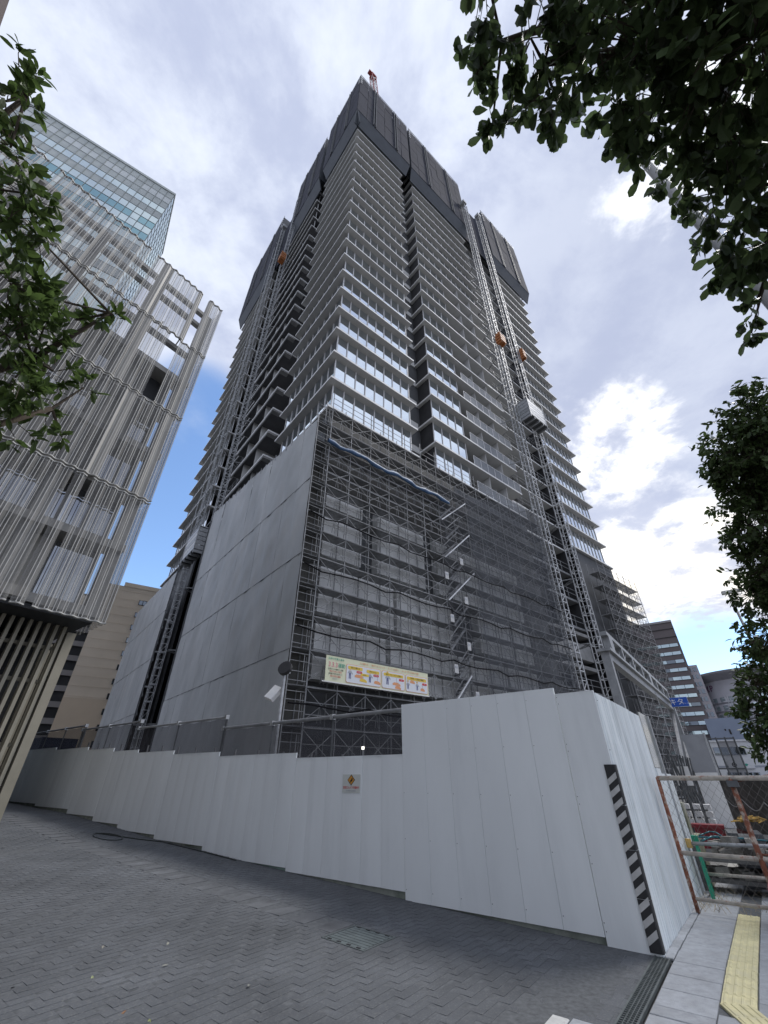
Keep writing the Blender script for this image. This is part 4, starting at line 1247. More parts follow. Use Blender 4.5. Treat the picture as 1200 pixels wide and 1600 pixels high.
# ------------------------------------------------------------------ chain-link fence
cf = thing('chain_link_fence', 'low rusty pipe fence with chain link mesh across the sidewalk', 'fence', HP(0, 2.45), HY)
def rail(a, b_, r, m_, nm): g = MB(); g.tube(a, b_, r, 10); g.build(nm, m_, cf, True)
rail((.10, 0, -.06), (.10, 0, 1.56), .028, m_rust, 'post')
rail((1.06, 0, -.06), (1.06, 0, 1.56), .036, m_rust, 'post')
rail((2.9, 0, -.06), (2.9, 0, 1.56), .026, m_rust, 'post')
for z, r in ((1.55, .034), (.61, .028), (.10, .022)): rail((.09, 0, z), (2.95, 0, z), r, m_rustlt, 'rail')
rail((1.06, .03, 1.5), (1.75, .05, 1.62), .015, m_rust, 'brace'); rail((1.06, .03, .66), (1.9, .05, .62), .014, m_rust, 'brace')
g = MB(); pch = .105; zz0, zz1 = .12, 1.54; k = -16
while k * pch < 2.9:
    for sgn in (1, -1):
        x0 = .12 + k * pch; p = []
        xa, za, xb, zb = x0, zz0, x0 + (zz1 - zz0) * .8, zz1
        if sgn < 0: xa, xb = xb, xa
        lo, hi = .12, 2.9
        def clip(xa, za, xb, zb):
            pts = []
            for x, z, ox, oz in ((xa, za, xb, zb), (xb, zb, xa, za)):
                if x < lo: t = (lo - x) / (ox - x) if ox != x else 2
                elif x > hi: t = (hi - x) / (ox - x) if ox != x else 2
                else: t = 0
                if t > 1 or t < 0: return None
                pts.append((x + (ox - x) * t, 0, z + (oz - z) * t))
            return pts
        q = clip(xa, za, xb, zb)
        if q:
            n = 12
            P = [Vector(q[0]).lerp(Vector(q[1]), j / n) + Vector((0, .008 * (1 if j % 2 else -1), .0)) for j in range(n + 1)]
            g.path(P, .0017, 3)
    k += 1
g.build('chain_link', m_wire, cf, kind='stuff')
b = MB(); b.box(1.0, 1.14, -.08, .08, 1.44, 1.52); b.build('clamp', m_steeldk, cf)

# clutter beyond the fence
conc = sheet('site_path', -9, -.15, 6.5, 30, .004, m_concgnd, kind='structure')


def zs(x, y):
    s_, t_ = st_of(x, y); return zg(s_, t_)


def barricade(x, y, rz, label):
    o = thing('barricade_stand', label, 'barricade', (x, y, zs(x, y)), rz, 'green barricade stands')
    for sx in (-1, 1):
        b = MB(); b.beam((sx * .24, 0, 0), (sx * .03, 0, .72), .05, .10); b.build('leg', m_green, o)
    b = MB(); b.box(-.05, .05, -.05, .05, .68, .80); b.build('head', m_green, o)
    b = MB(); b.beam((-.14, 0, .32), (.14, 0, .32), .05, .09); b.build('cross_bar', m_green, o)
    return o


barricade(5.33, 8.95, 1.0, 'green plastic barricade stand nearest the hoarding behind the fence')
barricade(6.75, 8.0, 1.0, 'green plastic barricade stand farther right behind the fence')
barricade(7.3, 9.6, .9, 'green plastic barricade stand behind the rubble pile')
b = MB(); b.tube((5.2, 8.92, .62), (7.2, 7.75, .66), .026, 8); b.build('barrier_pipe', m_steel, None, True, label='upper steel pipe laid across the green barricade stands', cat='pipe')
b = MB(); b.tube((5.35, 8.95, .22), (7.1, 7.85, .24), .022, 8); b.build('barrier_pipe', m_rustlt, None, True, label='lower worn pipe laid across the green barricade stands', cat='pipe')
b = MB(); b.disc((0, 0), .045, 10, -.06, .06); b.build('pipe_clamp', mat('brass', (.5, .33, .1), .5, .2, 8), None, loc=(5.19, 8.93, .62), label='brass coloured clamp on the end of the upper barricade pipe', cat='clamp')
# rubble rack
rk = thing('rubble_rack', 'timber rack loaded with rubble blocks and scrap behind the barricades', 'rack', (6.35, 9.35, zs(6.35, 9.35)), HY)
for z in (.14, .42): b = MB(); b.box(-.75, .75, -.35, .35, z, z + .05); b.build('rack_shelf', m_wood, rk)
for x in (-.7, .7):
    for y in (-.3, .3): b = MB(); b.box(x - .04, x + .04, y - .04, y + .04, 0, .62); b.build('rack_leg', m_wood, rk)
rh = MB()
for k in range(34):
    w, d, h = R.uniform(.1, .24), R.uniform(.1, .2), R.uniform(.08, .17); lev = .193 if k < 14 else .473
    q = MB(); q.prism([(-w / 2, -d / 2), (w / 2 * R.uniform(.7, 1), -d / 2), (w / 2, d / 2 * R.uniform(.6, 1)), (-w / 2 * R.uniform(.6, 1), d / 2)], 0, h)
    M = Matrix.Translation(Vector((6.35, 9.35, zs(6.35, 9.35))) + EX * R.uniform(-.62, .62) + DR * R.uniform(-.25, .25) + Vector((0, 0, lev + (.13 if k > 26 else 0)))) @ Euler((R.gauss(0, .08), R.gauss(0, .08), R.uniform(0, 3))).to_matrix().to_4x4()
    rh.add([M @ Vector(v) for v in q.v], q.f)
rh.build('rubble_heap', mat('rubble_mix', (.25, .235, .21), .9, .3, 6, island=.45, bump=.6), label='rough broken stone heaped on the timber rack behind the fence', cat='rubble', kind='stuff')
hc = MB(); pts = [Vector((6.1 + .32 * cos(a), 9.9 + .3 * sin(a), .55 + .012 * a + .05 * sin(3 * a))) for a in [k * .35 for k in range(55)]]
hc.path(pts[:30], .012, 6); hc.path([pts[29], Vector((6.6, 9.6, .62)), Vector((7.0, 9.3, .6)), Vector((7.6, 9.1, .55))], .014, 6); hc.build('hose', m_teal, None, True, label='teal hose coiled on top of the rubble rack', cat='hose')
ct = thing('pallet_stack', 'stack of dark plastic pallets with a yellow net heap on top', 'pallets', (7.15, 10.0, zs(7.15, 10.0)), HY + .1)
for k in range(8): b = MB(); b.box(-.45, .45, -.45, .45, .1 * k, .1 * k + .03); b.box(-.45, -.3, -.45, .45, .1 * k + .03, .1 * k + .095); b.box(.3, .45, -.45, .45, .1 * k + .03, .1 * k + .095); b.box(-.08, .08, -.45, .45, .1 * k + .03, .1 * k + .095); b.build('pallet', m_steeldk, ct)
yn = MB()
for k in range(40): yn.tube((7.15 + R.gauss(0, .09), 10.0 + R.gauss(0, .1), .83 + R.uniform(0, .1)), (7.15 + R.gauss(0, .12), 10.0 + R.gauss(0, .12), .82 + R.uniform(0, .08)), .01, 4)
yn.build('yellow_net', mat('yellow_rope', (.5, .31, .08), .7, .2, 9), None, label='tangled yellow netting heaped on the pallet stack', cat='net')
rb = thing('red_box', 'dark red plastic storage box standing on the ground under the portal', 'box', (9.05, 14.4, zs(9.05, 14.4)), -.6)
b = MB(); b.prism([(-.32, -.2), (.32, -.2), (.36, .2), (-.36, .2)], .1, .55); b.build('box_body', mat('maroon_plastic', (.22, .02, .03), .4, .15, 5), rb)
b = MB(); b.box(-.38, .38, -.24, .24, .55, .63); b.build('box_lid', MATS['maroon_plastic'], rb)
b = MB(); b.box(-.5, .5, -.3, .3, -.02, .1); b.build('box_base', m_conc, rb)
for n, (x, y, z, w, h, lb) in enumerate(((11.5, 18.75, 1.62, .5, .62, 'large white notice hanging under the portal'), (10.9, 19.0, 1.42, .42, .34, 'small white notice hanging left of the large one'))):
    o = thing('notice_board', lb, 'sign', (x, y, z), -.58); b = MB(); b.box(-w / 2, w / 2, -.02, .02, -h / 2, h / 2); b.build('board', m_white, o)
    b = MB(); b.tube((0, .03, h / 2), (0, .03, 3.0), .012, 5); b.build('hanger', m_steel, o)
gb_ = thing('granite_blocks', 'white foam blocks stacked on a stand behind the dark bars', 'blocks', (10.3, 16.9, zs(10.3, 16.9)), -.6)
for k in range(12): b = MB(); b.box(-.55 + .3 * (k % 4), -.36 + .3 * (k % 4), -.2, .2, .45 + .2 * (k // 4), .58 + .2 * (k // 4)); b.build('block', m_white, gb_)
b = MB(); b.box(-.6, .65, -.25, .25, 0, .44); b.build('stand', m_steeldk, gb_)
# grey plank wall with red kick strip
wl = thing('plank_wall', 'weathered grey plank wall with rope and dark red strip at the base', 'wall', (10.9, 15.9, 0), math.atan2(-4.9, -2.0))
Lw = 6.2; n = 24
pm = MB(); pm.box(0, Lw / n - .012, -.02, .02, 0, 1.3); pme = pm.mesh('plank', m_wood)
for k in range(n): inst('plank', pme, wl, (Lw * k / n, R.uniform(-.008, .008), .25))
b = MB(); b.box(0, Lw, -.05, .05, -.2, .25); b.build('kick_strip', mat('dark_red_paint', (.13, .03, .03), .7, .2, 4), wl)
b = MB(); b.path([Vector((Lw * k / 30, -.06 if True else 0, 1.05 - .22 * abs(sin(k * .35)))) for k in range(31)], .012, 5); b.path([Vector((Lw * k / 30, .06, 1.0 - .22 * abs(sin(k * .35)))) for k in range(31)], .014, 5); b.build('rope', m_whitefoam, wl)
# red box planter at frame edge
rp = thing('red_planter', 'dark red wooden planter box at the right edge by the fence', 'planter', HP(-1.22, 2.12, zg(-1.2, 2.1)), HY)
b = MB(); b.prism([(-.16, -.3), (.5, -.3), (.5, .2), (-.16, .2)], 0, .36); b.build('planter_body', MATS['dark_red_paint'], rp)
b = MB(); b.prism([(-.19, -.33), (.53, -.33), (.53, .23), (-.19, .23)], .36, .42); b.build('planter_rim', MATS['dark_red_paint'], rp)
# dry grass tuft at the mossy base
gt = MB()
for k in range(260):
    s_, t_ = R.uniform(-.9, .05), R.uniform(2.6, 4.9); p = HP(s_ if R.random() < .4 else R.uniform(-.35, 0), t_, zg(s_, t_)); a = R.uniform(0, 6); L_ = R.uniform(.08, .3)
    q = p + Vector((cos(a) * L_, sin(a) * L_, R.uniform(.01, .14)))
    gt.add([p + Vector((.004, 0, 0)), p - Vector((.004, 0, 0)), q], [(0, 1, 2)])
gt.build('dry_grass', mat('straw', (.3, .25, .16), .9, .2, 10), kind='stuff')

# ------------------------------------------------------------------ left screened building
KC = Vector((-8.98, 13.01, 0))
sb = thing('screened_building', 'building clad in wavy perforated metal screens over slatted base at left', 'building', KC, HY)
TIERS = [(5.70, 10.38), (10.46, 14.82), (14.90, 19.14), (19.22, 23.30)]
PER = .345; AMP = .042


def wave(u): return AMP * sin(2 * pi * u / PER)


U0 = -11.4
SOLID = {3: [(-3.2, -2.75), (-1.35, -1.12), (-.75, -.55)], 2: [(-2.9, -2.6), (-.55, -.3)], 1: [(-2.28, -1.93), (-.6, -.32), (-5.2, -4.8)], 0: []}
VOID = {3: [(-1.12, -.75), (-8.3, -7.9), (-3.95, -3.65)], 2: [(-1.72, -1.28)], 1: [], 0: [(-2.18, -2.0), (-2.62, -2.5)]}


def inr(u, L): return any(a <= u <= b for a, b in L)


rod_me = {}
for ti, (za, zb) in enumerate(TIERS):
    du = PER / 8; u = U0; runs = []
    while u < -1e-6:
        um = u + du / 2; kd = 'void' if inr(um, VOID[ti]) else 'solid' if inr(um, SOLID[ti]) else 'perf'
        if runs and runs[-1][0] == kd: runs[-1][1].append(u)
        else: runs.append((kd, [u]))
        u += du
    for kd, us in runs:
        if kd == 'void': continue
        q = MB()
        for u in us:
            x0, x1 = wave(u), wave(u + du)
            q.add([(x0, u, za), (x1, u + du, za), (x1, u + du, zb), (x0, u, zb)], [(0, 1, 2, 3)])
            if kd == 'solid': q.add([(x0 - .12, u, za), (x1 - .12, u + du, za), (x1 - .12, u + du, zb), (x0 - .12, u, zb)], [(3, 2, 1, 0)])
        if kd == 'solid':
            for u in (us[0], us[-1] + du): q.add([(wave(u), u, za), (wave(u) - .12, u, za), (wave(u) - .12, u, zb), (wave(u), u, zb)], [(0, 1, 2, 3)])
        q.build('solid_panel' if kd == 'solid' else 'perforated_sheet', m_corr if kd == 'solid' else m_perf, sb)
    spans_ = []
    for kd, us in runs:
        if kd == 'void': continue
        if spans_ and abs(spans_[-1][-1] + du - us[0]) < 1e-6: spans_[-1] += us
        else: spans_.append(list(us))
    rm = MB(); rm.box(-.009, .009, -.010, .010, 0, zb - za); rme = rm.mesh('screen_rod', m_rod); rst = MB()
    u = 0.0
    k = 0
    while u > U0:
        if not inr(u, VOID[ti]):
            if k < 75: inst('screen_rod', rme, sb, (wave(u) + .02, u, za))
            else: rst.box(wave(u) + .011, wave(u) + .029, u - .01, u + .01, za, zb)
        u -= PER / 3 * (1.25 if k % 2 else .75); k += 1
    rst.build('far_rods', m_rod, sb, kind='stuff')
    # wavy edge bands top and bottom
    for z, hh in ((za, .035), (zb - .035, .035)):
        for us in spans_:
            bd = MB()
            for u in us:
                x0, x1 = wave(u), wave(u + du); u1 = u + du
                bd.add([(x0 + .04, u, z), (x1 + .04, u1, z), (x1 + .04, u1, z + hh), (x0 + .04, u, z + hh), (x0 - .06, u, z), (x1 - .06, u1, z), (x1 - .06, u1, z + hh), (x0 - .06, u, z + hh)],
                       [(0, 1, 2, 3), (4, 0, 3, 7), (7, 3, 2, 6), (0, 4, 5, 1), (5, 4, 7, 6)])
            bd.build('edge_band', m_rod, sb)
# return of the screen round the far corner
rt = MB()
for ti, (za, zb) in enumerate(TIERS):
    x = 0
    while x > -2.2:
        y0, y1 = AMP * sin(2 * pi * x / PER), AMP * sin(2 * pi * (x - PER / 8) / PER)
        rt.add([(x, y0, za), (x - PER / 8, y1, za), (x - PER / 8, y1, zb), (x, y0, zb)], [(0, 1, 2, 3)]); x -= PER / 8
rt.build('perforated_return', m_perf, sb)
# building behind the screen
b = MB(); b.box(-12, -1.0, U0 - 14, -.6, 6.0, 17.6); b.build('inner_wall', m_inner, sb)
for z in (5.9, 8.3, 10.4, 12.6, 14.85, 17.0):
    b = MB(); b.box(-1.0, -.25, U0 - 4, -.15, z, z + .28); b.build('floor_edge', m_inner, sb)
rr = random.Random(5)
for lev, (z0, z1) in enumerate(((6.3, 8.2), (8.7, 10.3), (10.8, 12.5), (13.0, 14.7), (15.2, 16.9))):
    u = -.7
    while u > U0:
        w = rr.choice((.5, .8, 1.3)); kind = rr.random()
        b = MB(); b.box(-.99, -.93, u - w + .05, u - .05, z0, z1)
        b.build('inner_window' if kind < .62 else 'inner_panel', (glass('inner_glass', (.8, .84, .9), (.05, .055, .06), .55) if kind < .45 else m_innerdk if kind < .62 else m_corr), sb)
        u -= w
for u in (-.35, -2.9, -5.6, -8.4):
    b = MB(); b.box(-.75, -.45, u - .2, u + .2, 5.9, 22.6); b.build('inner_column', m_inner, sb)
for z in (19.1, 21.6, 22.6):
    b = MB(); b.box(-.8, -.55, U0, -.15, z, z + .22); b.build('support_beam', m_inner, sb)
b = MB()
for k in range(12): b.beam((-.5, -.3 - .95 * k, 19.2), (-.1, -.3 - .95 * k, 19.6), .05); b.beam((-.5, -.3 - .95 * k, 14.8), (-.05, -.3 - .95 * k, 14.85), .06); b.beam((-.5, -.3 - .95 * k, 10.4), (-.05, -.3 - .95 * k, 10.42), .06)
b.build('support_bracket', m_corr, sb)
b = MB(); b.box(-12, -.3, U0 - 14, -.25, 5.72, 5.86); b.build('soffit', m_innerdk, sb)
b = MB(); b.box(-.5, -.15, U0, -2.2, 5.95, 6.25); b.build('lower_beam', m_corr, sb)
# slatted base
fm = MB(); fm.box(-.22, 0, -.045, .045, 0, 5.26); fme = fm.mesh('base_fin', m_fin)
for k in range(46): inst('base_fin', fme, sb, (-1.33, -.62 - .235 * k, .45))
b = MB(); b.box(-1.75, -1.28, -.52, -.27, .4, 5.55); b.build('corner_pillar', m_fin, sb)
for k in range(8): b = MB(); b.box(-1.9 - .35 * k, -1.75 - .35 * k, -.36, -.27, .45, 5.5); b.build('base_fin', m_fin, sb)
for z in (.9, 2.3, 4.0, 5.0):
    b = MB(); b.box(-1.72, -1.62, U0 - 2, -.5, z, z + .1); b.build('base_rail', m_fin, sb)
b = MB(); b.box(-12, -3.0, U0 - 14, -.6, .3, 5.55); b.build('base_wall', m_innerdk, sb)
for k in range(10):
    b = MB(); u = -1.0 - 1.2 * k; b.box(-2.99, -2.9, u - .95, u, .8 + (k % 3) * .8, 3.4 + (k % 2) * .7); b.build('base_panel', m_inner if k % 3 else m_corr, sb)

# glass tower behind
GT = Vector((-34.8, 28.6, 0)); ga = math.atan2(.566, .825)
gt = thing('glass_tower', 'pale glass office tower behind the screened building at upper left', 'tower', GT, ga)
GH = 81.2 + 1.55; GW = 20.4; GD = 11.0
# local x: toward viewer's left is -x ; facade plane y=0 (facing -y)
b = MB(); b.box(-GW, -.02, .03, GD, 0, GH - .1); b.build('tower_body', mat('tower_inner', (.25, .28, .28), .6, .1, .5), gt)
nx, nz = 20, 15; wx = GW / nx; hz = 1.75
pm1 = MB(); pm1.box(.03, wx - .03, -.01, .01, .03, hz - .03); p1 = pm1.mesh('glass_pane', m_glt); p2 = pm1.mesh('glass_pane', m_glt2)
p3 = pm1.mesh('glass_pane', mat('white_blind', (.62, .66, .66), .35, .06, 1, spec=.6)); p4 = pm1.mesh('glass_pane', m_glb)
for i in range(nx):
    for j in range(nz):
        z = GH - hz * (j + 1)
        if j == 1: me = p3 if (i % 5) else p4
        elif j in (0,): me = p4
        elif j in (6, 8): me = p2 if R.random() < .8 else p1
        else: me = p1 if (j % 2) else p4
        inst('glass_pane', me, gt, (-GW + wx * i, -.02 + R.uniform(-.004, .004), z), (R.gauss(0, .002), 0, R.gauss(0, .002)))
b = MB()
for i in range(nx + 1): b.box(-GW + wx * i - .03, -GW + wx * i + .03, -.09, 0, 0, GH)
for j in range(nz + 1): b.box(-GW, 0, -.07, 0, GH - hz * j - .03, GH - hz * j + .03)
b.build('mullion_grid', m_glm, gt, kind='stuff')
b = MB(); b.box(-GW, -.02, .0, .02, 0, GH - hz * nz); b.box(0, .02, .05, GD, 0, GH); b.build('glazing_field', m_glt, gt, kind='stuff')
b = MB()
for j in range(32): b.box(.02, .05, 0, GD, GH - 1.75 * j - .04, GH - 1.75 * j + .04)
for i in range(9): b.box(.02, .05, GD * i / 8 - .03, GD * i / 8 + .03, 20, GH)
b.build('side_grid', m_glb, gt, kind='stuff')
b = MB(); b.box(-GW - .1, .08, -.15, GD, GH - .02, GH + .5); b.build('parapet', m_glb, gt)

# corner of another building, upper left edge
ob = thing('overhead_eave', 'brown edge of an overhanging building at the upper left corner', 'building', (0, 0, 0))
P = [Vector((-12.19, 2.55, 21.55)), Vector((-11.49, 2.02, 21.55))]
d = (P[1] - P[0]).normalized(); nn = Vector((d.y, -d.x, 0))
if nn.dot(Vector((-1, -.3, 0))) < 0: nn = -nn
A = P[0] - d * 9 ; B = P[1] + d * 6
b = MB(); b.prism([(A.x, A.y), (B.x, B.y), (B.x + nn.x * 9, B.y + nn.y * 9), (A.x + nn.x * 9, A.y + nn.y * 9)], 17, 21.55); b.build('eave_slab', mat('brown_soffit', (.20, .165, .15), .7, .1, 1), ob)
b = MB(); b.prism([(A.x + nn.x * 3, A.y + nn.y * 3), (B.x + nn.x * 3, B.y + nn.y * 3), (B.x + nn.x * 9, B.y + nn.y * 9), (A.x + nn.x * 9, A.y + nn.y * 9)], 0, 16.98); b.build('wall', mat('brown_wall', (.2, .17, .15), .8, .1, 1), ob)

# beige building
BG = Vector((-41.0, 68.6, 0)); bdir = Vector((-45.4 + 41.42, 65.87 - 68.45)).normalized(); ba = math.atan2(-bdir.y, -bdir.x)
bb = thing('beige_building', 'beige tiled tower block with small dark windows beyond the grey sheets', 'building', BG, ba)
# local +x to the right, facade plane y=0 facing -y
b = MB(); b.box(-6.9, 8, 0, 14, 11.5, 29.3); b.build('wall', m_beige, bb)
b = MB(); b.box(-6.9, 8, -.01, 14, 0, 11.5); b.build('lower_wall', m_beige2, bb)
b = MB(); b.box(-4.45, 8.05, -.08, 14, 29.302, 30.0); b.build('parapet', m_beige, bb)
b = MB(); b.box(-16, -6.9, .5, 14, 0, 27); b.build('parking_block', m_core, bb)
for k in range(11):
    z = 1.5 + 2.15 * k
    b = MB(); b.box(-16, -6.92, .1, 1.2, z, z + .75); b.build('parking_slab', mat('parking_slab', (.28, .26, .25), .8, .1, .5), bb)
b = MB(); b.box(-16, -6.92, .2, 3, 25.0, 26.6); b.build('roof_wall', m_beige, bb)
for k in range(11):
    z = 5.2 + 2.13 * k
    w = MB(); w.box(-1.5 + .0, -.25, -.05, .02, z, z + .85); fo = w.build('window', m_core, bb)
    for x in (-1.42, -.82): g = MB(); g.box(x, x + .5, -.075, -.051, z + .08, z + .77); g.build('pane', m_stripdk, fo)
for k in range(13):
    b = MB(); b.box(-6.9, 8, -.025, -.012, 11.7 + 1.4 * k, 11.73 + 1.4 * k); b.build('tile_joint', m_beige2, bb)
# dark canopy clutter at the foot
cl = thing('tarped_stack', 'stack covered with dark blue tarpaulin behind the far hoarding', 'stack', (-17.6, 23.6, .9), HY)
for k in range(3): b = MB(); b.box(-2 + .4 * k, 1.6 - .3 * k, 0, 1.6, .2 + .75 * k, .85 + .75 * k); b.build('tarped_load', mat('navy_tarp', (.03, .035, .06), .6, .3, 3, bump=.5), cl)

# ------------------------------------------------------------------ right background
ob = thing('brown_office', 'brown office block with pale strip windows right of the tower', 'building', (86.9, 122.2, 0), math.atan2(122.05 - 126.69, 87.2 - 80.31))
W_ = 34.0; H_ = 41.8
b = MB(); b.box(-W_, 0, 0, 30, 0, H_); b.build('wall', m_brown, ob)
b = MB(); b.box(-W_, 0.02, -.25, 30, H_ - .6, H_); b.build('parapet', mat('parapet_grey', (.3, .29, .29), .6, .1, 1), ob)
for k in range(2): b = MB(); b.box(-W_, 0, -.2, 0, H_ - 2.6 - 2.4 * k, H_ - 2.45 - 2.4 * k); b.build('cornice', m_core, ob)
for j in range(16):
    z = H_ - 7.8 - 2.28 * j
    if z < 1: break
    b = MB(); b.box(-22, -.5, -.12, .0, z, z + 1.0); fo = b.build('window_strip', m_core, ob)
    n = 10; w = 21.5 / n
    for k in range(n):
        g = MB(); g.box(-22 + w * k + .05, -22 + w * (k + 1) - .05, -.16, -.121, z + .08, z + .95); g.build('pane', m_stripdk if R.random() < .12 else m_strip, fo)
sv = thing('pale_wing', 'pale gridded side wing joined behind the brown office block', 'building', (96.1, 134.1, 0), math.atan2(-1.3, 1.8))
b = MB(); b.box(-3, 1.6, 0, 20, 0, 31.2); b.build('wall', m_gwall, sv)
for j in range(14):
    for k in range(2): g = MB(); g.box(-.9 + 1.2 * k, -.1 + 1.2 * k, -.08, 0, 2 + 2.1 * j, 3.2 + 2.1 * j); g.build('window', m_stripdk, sv)
gb = thing('blue_grey_building', 'low blue grey building with a few small white windows', 'building', (87.5, 109.3, 0), math.atan2(109.51 - 113.72, 87.23 - 81.65))
b = MB(); b.box(-9, 0, 0, 12, 0, 14.0); b.build('wall', m_bluegrey, gb)
for j in range(4):
    for x, w in ((-2.6, 1.0), (-4.9, .35)):
        g = MB(); g.box(x, x + w, -.08, .0, 10.4 - 2.5 * j, 11.5 - 2.5 * j); g.build('window', m_strip if w > .5 else m_core, gb)
    g = MB(); g.box(-5.7, -5.4, -.05, 0, 11.2 - 2.5 * j, 11.6 - 2.5 * j); g.build('vent', m_core, gb)
tk = thing('round_office', 'rounded grey office tower with flared disc roof at far right', 'building', (122, 147.5, 0), 0)
Rr = 13.2
b = MB(); b.disc((0, 0), Rr, 40, 0, 29.0); b.build('wall', m_greyb, tk, True)
b = MB(); n = 40; prof = [(Rr, 28.3), (14.6, 29.4), (15.6, 30.2), (15.7, 30.8), (14.0, 31.0)]
for i in range(n):
    a0, a1 = 2 * pi * i / n, 2 * pi * (i + 1) / n
    for (r0, z0_), (r1, z1_) in zip(prof, prof[1:]):
        b.add([(r0 * cos(a0), r0 * sin(a0), z0_), (r0 * cos(a1), r0 * sin(a1), z0_), (r1 * cos(a1), r1 * sin(a1), z1_), (r1 * cos(a0), r1 * sin(a0), z1_)], [(0, 1, 2, 3)])
b.build('disc_roof', mat('disc_grey', (.25, .25, .27), .5, .1, 1), tk)
base_a = math.atan2(-147.5, -122)
for j in range(9):
    z = 22.2 - 2.4 * j
    for k in range(14):
        a = base_a - 1.45 + .21 * k
        g = MB(); g.box(-.75, .75, -.06, .1, 0, 1.25); inst('window', bpy.data.meshes.get('round_window') or g.mesh('round_window', m_strip), tk, (Rr * cos(a), Rr * sin(a), z), (0, 0, a + pi / 2))
    b = MB()
    for k in range(40):
        a0, a1 = 2 * pi * k / 40, 2 * pi * (k + 1) / 40; r0 = Rr + .06
        b.add([(r0 * cos(a0), r0 * sin(a0), z - .7), (r0 * cos(a1), r0 * sin(a1), z - .7), (r0 * cos(a1), r0 * sin(a1), z - .25), (r0 * cos(a0), r0 * sin(a0), z - .25)], [(0, 1, 2, 3)])
    b.build('band', mat('disc_grey', (.16, .16, .17)), tk)
for k, ch in enumerate('TKP'):
    a = base_a - 1.06 + .135 * k
    text(ch, 'lettering', 2.6, mat('sign_plum', (.12, .03, .09), .6, .05, 1), tk, ((Rr + .1) * cos(a), (Rr + .1) * sin(a), 26.4), (pi / 2, 0, a + pi / 2), ext=.05)
# antenna cluster on roof between
an = thing('roof_antenna', 'thin rooftop antenna rods on the low building beside the round tower', 'antenna', (88.5, 115, 14.0))
for k in range(4): b = MB(); b.beam((k * .8, 0, 0), (k * .8, 0, 5.5 - k * .6), .12); b.build('rod', m_steel, an)
for k in range(5): b = MB(); b.beam((-1.2, 0, 2 + k * .7), (3, 0, 2.2 + k * .7), .09); b.build('rod', m_steel, an)

wo_ = thing('site_office', 'two storey white prefabricated site office with a round emblem sign', 'building', (32.2, 50.6, 0), math.atan2(46.89 - 50.27, 37.44 - 32.75))
b = MB(); b.box(-1.0, 8.5, 0, 6, 0, 4.7); b.build('wall', m_white, wo_)
b = MB(); b.box(-1.1, 8.6, -.15, 6, 4.7, 4.85); b.build('roof', m_white, wo_)
b = MB(); b.box(-1.0, 8.5, -.03, 0, 2.45, 2.6); b.build('floor_line', m_bgry, wo_)
for x, z in ((2.5, 3.55), (3.9, 3.55), (2.9, 1.35), (4.3, 1.35)):
    b = MB(); b.box(x - .04, x + 1.19, -.05, 0, z - .04, z + .69); fo = b.build('window', m_bgry, wo_)
    for q in (0, .59): g = MB(); g.box(x + q, x + q + .56, -.07, -.051, z, z + .65); g.build('pane', m_stripdk, fo)
b = MB(); b.box(3.2, 5.3, -.2, -.1, 2.35, 3.0); b.build('sign_board', m_white, wo_)
b = MB()
for k in range(16):
    a0, a1 = 2 * pi * k / 16, 2 * pi * (k + 1) / 16
    b.add([(3.72 + .2 * cos(a0), -.215, 2.67 + .2 * sin(a0)), (3.72 + .2 * cos(a1), -.215, 2.67 + .2 * sin(a1)), (3.72 + .13 * cos(a1), -.215, 2.67 + .13 * sin(a1)), (3.72 + .13 * cos(a0), -.215, 2.67 + .13 * sin(a0))], [(0, 1, 2, 3)])
b.beam((3.58, -.212, 2.67), (3.86, -.212, 2.67), .02, .05); b.beam((3.72, -.212, 2.55), (3.72, -.212, 2.8), .05, .02)
b.build('emblem', m_ink, wo_)
b = MB(); b.add([(4.5, -.215, 2.7), (4.68, -.215, 2.52), (4.86, -.215, 2.7), (4.68, -.215, 2.78)], [(0, 1, 2, 3)]); b.build('emblem', m_bgrn, wo_)
b = MB(); b.box(5.75, 5.95, -.35, -.1, 3.3, 3.6); b.build('meter_box', m_steeldk, wo_)
bt_ = thing('blue_tarped_truck', 'blue sheeted load parked in front of the white site office', 'load', (34.6, 43.2, 0), -.6)
b = MB(); b.box(0, 3.2, 0, 1.6, .9, 2.1); b.build('sheeted_load', m_bluep, bt_)
b = MB(); b.beam((.2, -.05, .2), (3.4, -.05, 2.6), .12); b.box(0, 3.2, 0, 1.6, .5, .88); b.build('load_frame', m_steeldk, bt_)
b = MB(); b.box(-2.2, -.2, -.1, .2, .6, 1.7); b.build('clear_curtain', m_strip, bt_)

# street lamps
l1 = thing('street_lamp', 'tall grey street lamp rising through the branches at upper right', 'street lamp', (3.88, 2.29, -.05))
b = MB(); b.tube((0, 0, 0), (0, 0, 9.75), .085, 12, .055); b.build('pole', m_lampgrey, l1, True)
b = MB(); b.prism([(-.16, -.1), (.42, -.07), (.42, .07), (-.16, .1)], 9.75, 9.87); b.build('lamp_head', m_steeldk, l1)
l2 = thing('street_lamp', 'slim grey street lamp with flat head beside the right tree', 'street lamp', (16.58, 18.7, -.2))
b = MB(); b.tube((0, 0, 0), (0, 0, 9.2), .09, 10, .05); b.build('pole', m_lampgrey, l2, True)
b = MB(); b.prism([(-.25, -.12), (.55, -.1), (.55, .1), (-.25, .12)], 9.2, 9.33); b.build('lamp_head', mat('lamp_pale', (.45, .45, .43), .5, .1, 3), l2)
l2.rotation_euler = (0, 0, -.6)

# ------------------------------------------------------------------ trees


